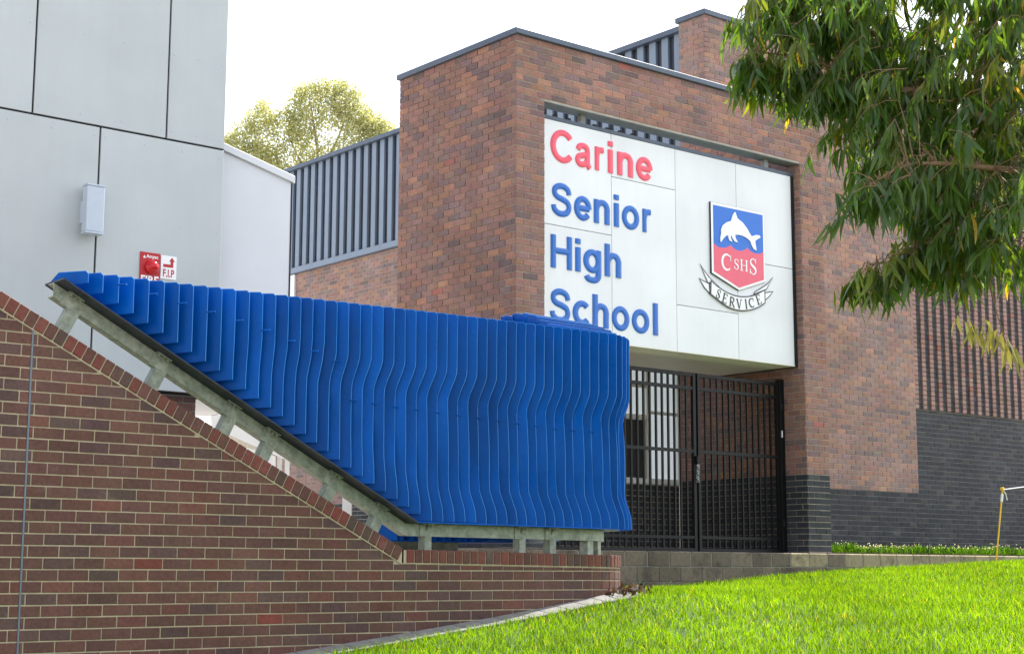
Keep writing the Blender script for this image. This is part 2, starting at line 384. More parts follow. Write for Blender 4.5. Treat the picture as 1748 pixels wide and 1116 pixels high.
V_ = np.stack([GX.ravel(), GY.ravel(), GZ.ravel()], 1); idx = np.array(idx); cx_ = V_[idx].mean(1); bs0, bd0 = to_bf(cx_[:, 0], cx_[:, 1]); isl = ~((bs0 > -6) & (bs0 < 1.6) & (bd0 > -3.3)) & (cx_[:, 0] > -5) & (cx_[:, 0] < 13) & (cx_[:, 1] > 6.5) & (cx_[:, 1] < 33)
for nm_, sel, mm in (('lawn_ground', isl, LAWNM), ('yard_ground', ~isl, YARD)):
    g = np_mesh(nm_, V_, 4, idx[sel], None, mm); tag(g, kind='structure'); g.data.polygons.foreach_set('use_smooth', [True] * len(g.data.polygons))
mb = MB(); mb.box(bf, -26, 24, 0.05, 45, 1.56, 1.86); tag(mb.obj('pavement', PAVE), kind='structure')

# ------------------------------------------------------------------ school building: entrance block
ENT_TOP = 8.42; HS = 5.90; HD = 2.30; HALL_TOP = 10.68
ent = thing('entrance_block', bf(2.7, 1.2, 1.86), 'tall brown brick entrance block with dark capping framing the white school sign', 'building')
bk = Bricks()
def palf_ent(s, z): return pick(PAL_BLK) if z < 3.03 else pick(PAL_BLD)
OPL, OPR, OPT = 0.466, 5.481, 7.620
ZB0 = 1.86
# front wall
mb = MB(); mb.box(bf, 0.0, OPL, 0.0, 0.23, ZB0, ENT_TOP); mb.box(bf, OPL, OPR, 0.0, 0.23, OPT + 0.006, ENT_TOP); mb.box(bf, OPR, HS + 0.08, 0.0, 0.23, ZB0, ENT_TOP)
wf_front = mb.obj('front_wall', MORTAR_B, ent)
lay(bk, bf(0, 0, 0), A, B, -0.007, HS + 0.08, ZB0, ENT_TOP, palf_ent, holes=[(OPL, OPR, 0, OPT + 0.012)], zbase=8.42 - 98 * CH + 0.006, sbase=-0.007, tagv=wf_front)
# left side wall
mb = MB(); mb.box(bf, 0.004, 0.23, 0.232, 2.57, ZB0, ENT_TOP); w_side = mb.obj('side_wall', MORTAR_B, ent)
lay(bk, bf(0, 2.575, 0), -B, A, 0.0, 2.575 - 0.004, ZB0, ENT_TOP, palf_ent, zbase=8.42 - 98 * CH + 0.006, sbase=0.215, tagv=w_side)
# right jamb wall running back beside the gate
mb = MB(); mb.box(bf, OPR + 0.004, HS - 0.01, 0.232, 2.58, ZB0, ENT_TOP); w_jamb = mb.obj('jamb_wall', MORTAR_B, ent)
lay(bk, bf(OPR, 2.58, 0), -B, A, 0.0, 2.576, ZB0, ENT_TOP, palf_ent, zbase=8.42 - 98 * CH + 0.006, sbase=0.21, tagv=w_jamb)
# right-hand return of the block's front pier
mb = MB(); mb.box(bf, HS + 0.0, HS + 0.08, 0.232, 2.28, ZB0, ENT_TOP); mb.obj('return_wall', MORTAR_B, ent)
# back wall with a window
WX0, WX1, WZ0, WZ1 = 4.10, 5.476, 2.93, 4.74
mb = MB(); mb.box(bf, 0.24, WX0, 2.60, 2.82, ZB0, 5.3); mb.box(bf, WX0, WX1, 2.60, 2.82, ZB0, WZ0); mb.box(bf, WX0, WX1, 2.60, 2.82, WZ1, 5.3)
w_back = mb.obj('back_wall', MORTAR_B, ent)
lay(bk, bf(0, 2.60, 0), A, B, 0.24, OPR - 0.01, ZB0, 5.28, palf_ent, holes=[(WX0, WX1, WZ0, WZ1)], tagv=w_back)
# window
fr = MB()
def bar(m_, s0, s1, z0, z1, d0=2.56, d1=2.64): m_.box(bf, s0, s1, d0, d1, z0, z1)
bar(fr, WX0, WX1, WZ0 + 0.002, WZ0 + 0.09, 2.54); bar(fr, WX0, WX1, WZ1 - 0.06, WZ1 - 0.002)
bar(fr, WX0, WX0 + 0.05, WZ0 + 0.092, WZ1 - 0.062); bar(fr, WX1 - 0.05, WX1 - 0.002, WZ0 + 0.092, WZ1 - 0.062)
bar(fr, 4.74, 4.81, WZ0 + 0.092, WZ1 - 0.062, 2.555); bar(fr, WX0 + 0.052, 4.738, 3.92, 4.00, 2.558); bar(fr, 4.812, WX1 - 0.052, 4.02, 4.07, 2.558); bar(fr, WX0 + 0.052, 4.738, 4.42, 4.47, 2.558); bar(fr, 4.812, WX1 - 0.052, 4.46, 4.50, 2.558)
win = fr.obj('window', WHITE, ent)
for s0, s1, z0, z1, mm in ((WX0 + .05, 4.74, WZ0 + .09, 3.92, DARKPANE), (WX0 + .05, 4.74, 4.0, 4.42, GLASS), (WX0 + .05, 4.74, 4.47, WZ1 - .06, GLASS), (4.81, WX1 - .05, WZ0 + .09, 4.02, GLASS), (4.81, WX1 - .05, 4.07, 4.46, GLASS), (4.81, WX1 - .05, 4.50, WZ1 - .06, GLASS)):
    mb = MB(); mb.box(bf, s0 + .001, s1 - .001, 2.60, 2.612, z0 + .001, z1 - .001); mb.obj('pane', mm, win)
# lintel plate and capping
mb = MB(); mb.box(bf, OPL - 0.09, OPR + 0.005, -0.012, 0.235, OPT - 0.008, OPT + 0.004); mb.obj('lintel', LINTEL, ent)
for s in (1.22, 4.85):
    mb = MB(); mb.box(bf, s, s + 0.075, 0.13, 0.2, 7.46, OPT - 0.010); mb.obj('hanger', LINTEL, ent)
mb = MB(); c = 0.055
mb.prism([bf(-c, -c, ENT_TOP), bf(HS + 0.08, -c, ENT_TOP), bf(HS + 0.08, 0.26, ENT_TOP), bf(0.26, 0.26, ENT_TOP), bf(0.26, 2.6, ENT_TOP), bf(-c, 2.6, ENT_TOP)], Z * 0.075)
mb.obj('capping', CAPPING, ent, bevel=0.006)
def vis_ent(px, py):
    if px > 1380: return 240 < py < 940 and px < 1412
    if px < 1077 and py > 440 + 0.124 * (px - 147): return False
    if 930 < px < 1352 and py > 201 + 0.2354 * (px - 930) - 20: return False
    return not (1165 < px < 1345 and py > 640)
bk.write(lambda i, it: it[7], ent, vis_ent)

# ------------------------------------------------------------------ school building: hall behind
hall = thing('brick_hall', bf(10, 8, 1.86), 'large brick hall behind the entrance with louvred side and black brick base', 'building')
bk = Bricks()
def palf_hall(s, z): return pick(PAL_BLK) if z < 2.99 else pick(PAL_HALL)
RIB0 = 11.22; HR = 17.5
mb = MB(); mb.box(bf, HS + 0.085, RIB0, HD, HD + 0.25, ZB0, HALL_TOP); mb.box(bf, RIB0, HR, HD + 0.05, HD + 0.30, ZB0, HALL_TOP)
hw = mb.obj('front_wall', MORTAR_D, hall)
mb = MB(); mb.box(bf, HS + 0.085, RIB0, HD - 0.003, HD - 0.0005, 2.995, HALL_TOP); mb.obj('mortar_face', MORTAR_B, hall)
mb = MB(); mb.box(bf, HS + 0.010, HS + 0.083, HD + 0.002, HD + 0.25, 8.5, HALL_TOP); mb.obj('corner_return', MORTAR_B, hall)
lay(bk, bf(0, HD - 0.003, 0), A, B, HS - 0.004, RIB0, 2.995, HALL_TOP, palf_hall, proud=0.008, zbase=2.995, tagv=hw)
lay(bk, bf(0, HD, 0), A, B, HS + 0.085, RIB0, ZB0, 2.985, palf_hall, proud=0.006, zbase=2.995 - 14 * CH, tagv=hw)
lay(bk, bf(0, HD + 0.05, 0), A, B, RIB0 + 0.004, HR, ZB0, 4.50, lambda s, z: pick(PAL_BLK), proud=0.006, zbase=2.995 - 14 * CH, sbase=0.05, tagv=hw)
# ribbed panel: proud red header columns, recessed black columns
nc = int((HR - RIB0) / 0.24); nr = int((HALL_TOP - 4.52) / CH)
for c_ in range(nc):
    s0 = RIB0 + 0.004 + c_ * 0.24
    for r in range(nr):
        z0 = 4.52 + r * CH
        o = bf(s0, HD - 0.004, z0); bk.add(o, A, B, 0.108, BH, pick(PAL_HALL[:2] + [(0.15, (0.30, 0.12, 0.09))]), depth=0.06, v=hw)
        o = bf(s0 + 0.120, HD + 0.022, z0); bk.add(o, A, B, 0.112, BH, pick(PAL_BLK), depth=0.035, v=hw)
# side wall (towards the courtyard): brick pier, then brick below and louvres above
L0, L1 = 2.90, 16.3; LZ0, LZ1 = 8.19, 10.56
mb = MB(); mb.box(bf, HS + 0.006, HS + 0.25, HD + 0.26, L0 - 0.01, 7.0, HALL_TOP); mb.box(bf, HS + 0.15, HS + 0.35, L0, 18.0, ZB0, LZ0 - 0.02)
sw = mb.obj('side_wall', MORTAR_B, hall)
lay(bk, bf(HS + 0.006, L0 - 0.01, 0), -B, A, 0.0, L0 - 0.01 - HD + 0.0, 8.3, HALL_TOP, palf_hall, zbase=2.995, sbase=0.1, tagv=sw)
lay(bk, bf(HS + 0.15, 16.2, 0), -B, A, 0.0, 16.2 - 9.8, ZB0, LZ0 - 0.02, palf_hall, zbase=2.995, tagv=sw)
mb = MB(); mb.box(bf, HS + 0.14, HS + 0.148, 14.50, 14.52, ZB0, LZ0 - 0.03); mb.obj('movement_joint', SEAL, hall)
mb = MB(); mb.box(bf, HS + 0.16, HS + 0.30, L0, 18.0, LZ0, LZ1); mb.obj('louvre_backing', LOUVRE_D, hall)
mb = MB(); mb.box(bf, HS + 0.02, HS + 0.32, L0 + 0.0, 18.0, LZ1 + 0.002, LZ1 + 0.09); mb.obj('louvre_capping', CAPPING, hall)
mb = MB(); mb.box(bf, HS + 0.05, HS + 0.158, L0, 18.0, LZ0 - 0.015, LZ0 + 0.11); mb.obj('louvre_sill', LOUVRE, hall)
d = L0 + 0.05
while d < 17.9:
    mb = MB(); mb.box(bf, HS + 0.105, HS + 0.158, d, d + 0.155, LZ0 + 0.112, LZ1); mb.obj('louvre_panel', LOUVRE, hall); d += 0.30
mb = MB(); mb.prism([bf(HS - 0.04, HD - 0.05, HALL_TOP), bf(HR, HD - 0.05, HALL_TOP), bf(HR, HD + 0.35, HALL_TOP), bf(HS + 0.3, HD + 0.35, HALL_TOP), bf(HS + 0.3, L0 + 0.04, HALL_TOP), bf(HS - 0.04, L0 + 0.04, HALL_TOP)], Z * 0.09)
mb.obj('capping', CAPPING, hall, bevel=0.006)
mb = MB(); mb.box(bf, HS + 0.32, HR, HD + 0.36, 18.0, 10.2, 10.3); mb.obj('roof_slab', SOFFIT, hall)
mb = MB(); mb.box(bf, HS + 0.10, HS + 0.149, 15.1, 15.9, 7.2, LZ0 - 0.03); mb.obj('white_panel', SHELTER, hall)
bk.write(lambda i, it: it[7], hall, lambda px, py: (px > 1415 and py > 560) or (1160 < px < 1350 and py < 140))

# ------------------------------------------------------------------ white clad building on the left
WD = -0.095; WS0 = -4.916                      # plane of its face and the joint used as its zero
def ww(s, d, z): return bf(WS0 + s, WD + d, z)
clad = thing('white_clad_building', ww(-1, 1.5, 1.86), 'tall pale white panel clad building with dark joints at the left', 'building')
mb = MB(); mb.box(ww, -4.2, 0.705, 0.03, 3.0, 3.44, 12.0); mb.obj('wall_core', GAP, clad)
jg = 0.011
def panel(s0, s1, z0, z1, m_=CLAD, d0=0.0, d1=0.028):
    mb = MB(); mb.box(ww, s0 + jg, s1 - jg, d0, d1, z0 + jg, z1 - jg); return mb.obj('cladding_panel', m_, clad, bevel=0.003)
JZ = 6.14
for s0, s1 in ((-4.2, -3.0), (-3.0, -1.485), (-1.485, 0.0), (0.0, 0.705)):
    panel(s0, s1, JZ, 8.9); panel(s0, s1, 8.9, 12.0)
for s0, s1 in ((-4.2, -2.25), (-2.25, -0.748), (-0.748, 0.705)): panel(s0, s1, 3.44, JZ)
sm = MB()
for s0, s1, z0, z1 in ((-3.0, -1.485, JZ, 8.9), (-1.485, 0.0, JZ, 8.9), (0.0, 0.705, JZ, 8.9), (-2.25, -0.748, 3.44, JZ), (-0.748, 0.705, 3.44, JZ)):
    ns = 4 if s1 - s0 > 1 else 3; nz = max(3, int((z1 - z0) / 0.75) + 1)
    for i in range(ns):
        for j in range(nz):
            s = s0 + 0.06 + (s1 - s0 - 0.12) * i / (ns - 1); z = z0 + 0.10 + (z1 - z0 - 0.2) * j / (nz - 1)
            sm.prism([ww(s + 0.011 * math.cos(a), -0.0005, z + 0.011 * math.sin(a)) for a in np.linspace(0, 2 * math.pi, 7)[:6]], -B * 0.004)
tag(sm.obj('fixing_screws', GREYBOX, clad), kind='stuff')
# brick plinth under the cladding
bk = Bricks(); mb = MB(); mb.box(ww, -4.2, 0.5, 0.10, 3.0, 1.6, 3.43); pl = mb.obj('plinth', MORTAR_D, clad)
lay(bk, ww(0, 0.10, 0), A, B, -1.5, 0.5, 2.4, 3.41, lambda s, z: pick(PAL_WALL), tagv=pl); bk.write(lambda i, it: it[7], clad, n=60)
# lower annex with sloping top
AD = 0.35
a0 = on_plane(386, 258, ww(0, AD, 0), B); a1 = on_plane(497, 309, ww(0, AD, 0), B)
sa0, sa1 = float((a0 - ww(0, 0, 0)) @ A) - 0.25, float((a1 - ww(0, 0, 0)) @ A); za1 = a1[2]; za0 = a0[2] + (a0[2] - a1[2]) * 0.25 / (sa1 - sa0 - 0.25)
mb = MB(); mb.prism([ww(sa0, AD, 3.45), ww(sa1, AD, 3.45), ww(sa1, AD, za1 - 0.02), ww(sa0, AD, za0 - 0.02)], B * 1.9); mb.obj('annex_wall', CLAD2, clad)
mb = MB(); mb.box(ww, sa1 + 0.001, sa1 + 0.018, AD - 0.006, AD + 1.9, 3.45, za1 - 0.03); mb.obj('corner_trim', GAP, clad)
e = 0.035
mb = MB(); mb.prism([ww(sa0, AD - e, za0 - 0.015), ww(sa1 + e, AD - e, za1 - 0.03), ww(sa1 + e, AD - e, za1 + 0.055), ww(sa0, AD - e, za0 + 0.07)], B * 2.0); mb.obj('roof_flashing', CLAD2, clad, bevel=0.004)

# wall light
lt = thing('wall_light', ww(-0.78, -0.1, 5.2), 'pale grey box wall light on the white panel wall', 'wall light')
def wpx(px, py, d_):
    p = on_plane(px, py, ww(0, d_, 0), B); return float((p - ww(0, 0, 0)) @ A)
LD0, LD1 = -0.075, -0.19
s_a, s_b = wpx(148, 360, LD1), wpx(178, 360, LD1)
mb = MB(); mb.box(ww, s_a, s_b, LD1, LD0, 4.985, 5.455); mb.obj('housing', GREYBOX, lt, bevel=0.005)
mb = MB(); mb.box(ww, s_a - 0.004, s_b + 0.004, LD1 - 0.004, LD0 + 0.004, 5.457, 5.475); mb.obj('top_cap', GREYBOX, lt)
mb = MB(); mb.box(ww, s_a - 0.004, s_b + 0.004, LD1 - 0.004, LD0 + 0.004, 4.965, 4.983); mb.obj('bottom_cap', GREYBOX, lt)
mb = MB(); mb.box(ww, s_a + 0.012, s_b - 0.02, LD0 + 0.005, -0.001, 5.09, 5.31); mb.obj('bracket', GREYBOX, lt)

# small lettering from the built-in font
def text_part(body, fr3, x0, z0, height, material, parent, width=None, bold=0.0, name='lettering', thick=0.001):
    cu = bpy.data.curves.new('txt', 'FONT'); cu.body = body; cu.size = 1.0; cu.offset = bold; cu.resolution_u = 3
    to = bpy.data.objects.new('txt', cu); COL.objects.link(to)
    me = bpy.data.meshes.new_from_object(to.evaluated_get(bpy.context.evaluated_depsgraph_get())); bpy.data.objects.remove(to)
    co = np.array([v.co for v in me.vertices]); mn = co.min(0); mx = co.max(0); k = height / (mx[1] - mn[1])
    kx = k if width is None else width / (mx[0] - mn[0])
    for v in me.vertices: v.co = Vector(tuple(fr3(x0 + (v.co.x - mn[0]) * kx, thick, z0 + (v.co.y - mn[1]) * k)))
    me.materials.clear(); me.materials.append(material); me.name = name
    o = bpy.data.objects.new(name, me); COL.objects.link(o); set_parent(o, parent); return o
fa = thing('fire_alarm_sign', ww(-0.13, 0, 4.7), 'red fire alarm plate with round red lamp on white wall', 'alarm sign')
mb = MB(); mb.box(ww, -0.255, -0.022, -0.012, -0.003, 4.52, 4.887); mb.obj('plate', REDPL, fa, bevel=0.003)
def wsg(s, h, z): return ww(s, -0.0125 - h, z)
text_part('Ampac', wsg, -0.185, 4.815, 0.05, WHITE, fa, 0.135, 0.02); text_part('FIRE', wsg, -0.24, 4.545, 0.095, WHITE, fa, 0.205, 0.035)
mb = MB(); mb.prism([ww(-0.222, -0.0125, 4.822), ww(-0.192, -0.0125, 4.822), ww(-0.207, -0.0125, 4.855)], -B * 0.001); mb.obj('logo', WHITE, fa)
mb = MB(); n = 14
rings = [[ww(-0.12 + r * math.cos(a), -0.013 - h, 4.735 + r * math.sin(a)) for a in np.linspace(0, 2 * math.pi, n, endpoint=False)] for r, h in ((0.078, 0), (0.078, 0.02), (0.066, 0.028), (0.058, 0.06), (0.035, 0.085), (0.01, 0.092))]
vs = [q for r in rings for q in r]; fs = [(i * n + k, i * n + (k + 1) % n, (i + 1) * n + (k + 1) % n, (i + 1) * n + k) for i in range(5) for k in range(n)] + [tuple(5 * n + k for k in range(n))]
mb.add(vs, fs); LAMP = simple('red_lamp_lens', (0.55, 0.004, 0.01), 0.12, var=0.05); mb.obj('lamp', LAMP, fa, smooth=True)
fp = thing('fire_panel_sign', ww(0.07, 0, 4.75), 'small white sign with red arrow and F.I.P lettering beside the fire alarm', 'sign')
mb = MB(); mb.box(ww, -0.015, 0.168, -0.010, -0.003, 4.628, 4.878); mb.obj('plate', WHITE, fp, bevel=0.002)
def wsg2(s, h, z): return ww(s, -0.0105 - h, z)
text_part('F.I.P', wsg2, 0.012, 4.648, 0.085, REDPL, fp, 0.13, 0.02)
mb = MB(); mb.prism([wsg2(*q) for q in ((0.012, 0, 4.755), (0.128, 0, 4.755), (0.128, 0, 4.82), (0.145, 0, 4.82), (0.112, 0, 4.865), (0.08, 0, 4.82), (0.096, 0, 4.82), (0.096, 0, 4.787), (0.012, 0, 4.787))], -B * 0.001); mb.obj('arrow', REDPL, fp)

# ------------------------------------------------------------------ school sign
SD = 0.12
sgn = thing('school_sign', bf(3.0, SD, 4.58), 'large white school sign box with red and blue raised lettering and crest', 'sign')
SZ0, SZ1, SS0, SS1 = 4.585, 7.440, 0.36, 5.405
mb = MB(); mb.box(bf, SS0, SS1 + 0.008, SD + 0.025, 1.63, SZ0 + 0.012, SZ1 - 0.004); mb.obj('box', SIGNB, sgn)
mb = MB(); mb.box(bf, SS0, SS1 + 0.055, SD - 0.004, 1.64, SZ1 + 0.002, SZ1 + 0.05); mb.obj('top_flashing', CAPPING, sgn)
mb = MB(); mb.box(bf, SS1 + 0.010, SS1 + 0.06, SD - 0.006, 1.64, SZ0 - 0.012, SZ1); mb.obj('end_flashing', SIGNB, sgn)
mb = MB(); mb.box(bf, SS0, SS1 + 0.008, SD + 0.002, 1.62, SZ0 - 0.006, SZ0 + 0.010); mb.obj('soffit', SOFFIT, sgn)
def tooth(i):
    mb = MB(); s = 0.52 + i * 0.235; mb.box(bf, s, s + 0.06, SD + 0.02, SD + 0.06, SZ1 + 0.052, SZ1 + 0.085); mb.obj('clip', GAP, sgn)
for i in range(8): tooth(i)
def spanel(s0, s1, z0, z1):
    g_ = 0.0045; mb = MB(); mb.box(bf, s0 + g_, s1 - g_, SD, SD + 0.022, z0 + g_, z1 - g_); mb.obj('sign_panel', SIGNW, sgn)
for q in ((SS0, 1.755, 6.04, SZ1), (SS0, 1.755, SZ0, 6.04), (1.755, 2.970, 6.848, SZ1), (1.755, 2.970, SZ0, 6.848), (2.970, 4.210, 5.235, SZ1), (2.970, 4.210, SZ0, 5.235), (4.210, SS1, 6.03, SZ1), (4.210, SS1, SZ0, 6.03)): spanel(*q)

def crom(pts, n=5, closed=False):
    p = [np.array(q, float) for q in pts]; out = []; N = len(p)
    rng = range(N) if closed else range(N - 1)
    for i in rng:
        if closed: a, b, c, d_ = p[(i - 1) % N], p[i], p[(i + 1) % N], p[(i + 2) % N]
        else: a, b, c, d_ = p[max(i - 1, 0)], p[i], p[i + 1], p[min(i + 2, N - 1)]
        for k in range(n):
            t = k / n; out.append(0.5 * ((2 * b) + (-a + c) * t + (2 * a - 5 * b + 4 * c - d_) * t * t + (-a + 3 * b - 3 * c + d_) * t ** 3))
    if not closed: out.append(p[-1])
    return out
def ell(cx, cy, rx, ry, a0, a1, n=22): return [np.array((cx + rx * math.cos(math.radians(a)), cy + ry * math.sin(math.radians(a)))) for a in np.linspace(a0, a1, n)]
def ribbon(mb, pts, w, closed, fr2, prof):
    """sweep a stroke of width w (number or list) along 2-D points; prof = [(across -0.5..0.5, height)]"""
    N = len(pts); w = w if isinstance(w, (list, tuple, np.ndarray)) else [w] * N; rows = []
    for i in range(N):
        a = pts[(i - 1) % N] if closed or i > 0 else pts[i]; b = pts[(i + 1) % N] if closed or i < N - 1 else pts[i]
        t1 = pts[i] - a; t2 = b - pts[i]
        l1, l2 = np.linalg.norm(t1), np.linalg.norm(t2)
        if l1 < 1e-9: t1, l1 = t2, l2
        if l2 < 1e-9: t2, l2 = t1, l1
        t1 = t1 / l1; t2 = t2 / l2; nn = np.array((-(t1 + t2)[1], (t1 + t2)[0])); nn /= np.linalg.norm(nn) + 1e-9
        k = 1 / max(0.45, nn @ np.array((-t1[1], t1[0])))
        rows.append([fr2(pts[i] + nn * (c * w[i] * k), h) for c, h in prof])
    P = len(prof); vs = [q for r in rows for q in r]; fs = []
    for i in range(N if closed else N - 1):
        j = (i + 1) % N
        for k in range(P - 1): fs.append((i * P + k, j * P + k, j * P + k + 1, i * P + k + 1))
    if not closed: fs.append(tuple(range(P))[::-1]); fs.append(tuple((N - 1) * P + k for k in range(P)))
    mb.add(vs, fs)
V2 = lambda *q: [np.array(p, float) for p in q]
SW = 0.184
GLY = {
 'C': [(ell(.43, .5, .345, .42, 40, 320, 30), False)],
 'S': [(crom([(.70, .69), (.655, .83), (.50, .915), (.30, .915), (.145, .82), (.135, .67), (.25, .575), (.45, .52), (.635, .44), (.695, .29), (.62, .145), (.45, .08), (.26, .095), (.12, .19), (.085, .32)]), False)],
 'a': [(crom([(.10, .52), (.16, .625), (.30, .665), (.44, .615), (.475, .48), (.475, .20), (.50, .07), (.56, .0)]), False), (crom([(.47, .41), (.30, .37), (.13, .31), (.085, .19), (.16, .09), (.30, .085), (.42, .15), (.475, .27)]), False)],
 'r': [(V2((.085, 0), (.085, .735)), False), (crom([(.085, .42), (.13, .57), (.22, .645), (.36, .655)]), False)],
 'i': [(V2((.085, 0), (.085, .735)), False), (V2((.085, .845), (.085, 1.0)), False)],
 'n': [(V2((.085, 0), (.085, .735)), False), (crom([(.085, .43), (.14, .585), (.27, .66), (.40, .62), (.46, .49), (.46, .30), (.46, 0)]), False)],
 'h': [(V2((.085, 0), (.085, 1.0)), False), (crom([(.085, .43), (.14, .585), (.27, .66), (.40, .62), (.46, .49), (.46, .30), (.46, 0)]), False)],
 'e': [(V2((.10, .37), (.545, .37)), False), (ell(.315, .37, .235, .29, -12 + 12, 322, 26), False)],
 'o': [(ell(.33, .37, .25, .29, 0, 360, 29)[:-1], True)],
 'c': [(ell(.315, .37, .235, .29, 45, 318, 24), False)],
 'H': [(V2((.085, 0), (.085, 1.0)), False), (V2((.66, 0), (.66, 1.0)), False), (V2((.085, .53), (.66, .53)), False)],
 'g': [(ell(.295, .385, .21, .275, 0, 360, 25)[:-1], True), (V2((.505, .735), (.505, .0)), False), (crom([(.505, .06), (.49, -.08), (.41, -.175), (.29, -.195), (.16, -.165), (.10, -.075)]), False)],
 'l': [(V2((.085, 0), (.085, 1.0)), False)],
}
def big_letter(ch, s0, s1, zb, cap, material):
    strokes = GLY[ch]; allp = np.concatenate([np.array(p) for p, _ in strokes]); lo = allp[:, 0].min() - SW / 2; hi = allp[:, 0].max() + SW / 2
    kx = (s1 - s0) / (hi - lo); mb = MB()
    for j, (p, cl) in enumerate(strokes):
        def fr2(q, h): return bf(s0 + (q[0] - lo) * kx, SD - h - 0.0004 * j, zb + q[1] * cap)
        ribbon(mb, p, SW, cl, fr2, [(-.5, -.002), (-.5, .008), (-.20, .017), (.20, .017), (.5, .008), (.5, -.002)])
    return mb.obj('letter', material, sgn)
ROWS = [('Carine', 6.892, RED, [(.673, 1.063), (1.106, 1.404), (1.455, 1.647), (1.692, 1.785), (1.862, 2.161), (2.215, 2.526)]),
        ('Senior', 6.170, LBLUE, [(.685, 1.035), (1.082, 1.390), (1.432, 1.720), (1.795, 1.890), (1.944, 2.264), (2.328, 2.515)]),
        ('High', 5.475, LBLUE, [(.676, 1.043), (1.100, 1.195), (1.241, 1.560), (1.622, 1.925)]),
        ('School', 4.768, LBLUE, [(.662, 1.010), (1.054, 1.352), (1.400, 1.691), (1.748, 2.065), (2.113, 2.437), (2.507, 2.602)])]
for word, zb, mm, ext in ROWS:
    for ch, (a, b) in zip(word, ext): big_letter(ch, a, b, zb, 0.437, mm)
# crest
def cpx(x, y, h): # crest drawing coordinates -> point on the sign, h in front of the panels
    s, z = bpx(1180 + x / 4.85, 330 + y / 4.85, SD - 0.03); return bf(s, SD - h, z)
def csz(x, y): return np.array(bpx(1180 + x / 4.85, 330 + y / 4.85, SD - 0.03))
def fr_h(h0):
    return lambda q, h: bf(q[0], SD - h0 - h, q[1])
def flat(pts, h0, h1, material, name, parent):
    mb = MB(); mb.prism([bf(s, SD - h1, z) for s, z in pts], B * (h1 - h0)); return mb.obj(name, material, parent)
sh_out = [(3.650, 6.782), (4.766, 6.782), (4.766, 5.760), (4.208, 5.572), (3.650, 5.760)]
sh_in = [(3.690, 6.745), (4.735, 6.745), (4.735, 5.785), (4.208, 5.608), (3.690, 5.785)]
flat([(s + (-.006 if s < 4.2 else .006 if s > 4.21 else 0), z + (.004 if z > 6 else -.006)) for s, z in sh_out], 0.001, 0.026, SIGNB, 'crest_edge', sgn)
crest = flat(sh_out, 0.027, 0.031, WHITE, 'crest_shield', sgn)
wave = [csz(*q) for q in crom([(178, 404), (215, 440), (262, 451), (302, 443), (326, 428)], 4)] + [csz(*q) for q in crom([(326, 428), (352, 457), (398, 476), (440, 468), (462, 450)], 4)[1:]] + [csz(*q) for q in crom([(462, 450), (492, 482), (540, 500), (576, 497), (594, 484)], 4)[1:]]
wv = [(min(max(p[0], 3.690), 4.735), p[1]) for p in wave]; wv[0] = (3.690, wv[0][1]); wv[-1] = (4.735, wv[-1][1])
flat([sh_in[0], sh_in[1]] + wv[::-1], 0.0312, 0.033, CRESTBLUE, 'crest_sky', crest)
flat(wv + [sh_in[2], sh_in[3], sh_in[4]], 0.0313, 0.0335, CRESTRED, 'crest_sea', crest)
dol = [(238, 402), (235, 372), (243, 335), (241, 302), (256, 266), (288, 241), (325, 229), (334, 192), (349, 162), (360, 156), (367, 180), (379, 211), (420, 243), (455, 290), (480, 335), (496, 357), (530, 346), (560, 350), (568, 368), (545, 380), (524, 396), (528, 430), (536, 474), (514, 465), (495, 432), (484, 398), (460, 375), (420, 353), (385, 344), (357, 346), (363, 376), (381, 409), (355, 400), (336, 372), (326, 347), (320, 362), (334, 403), (312, 392), (300, 362), (303, 346), (280, 354), (258, 378), (244, 402)]
flat([tuple(csz(*q)) for q in dol], 0.034, 0.045, WHITE, 'dolphin', crest)
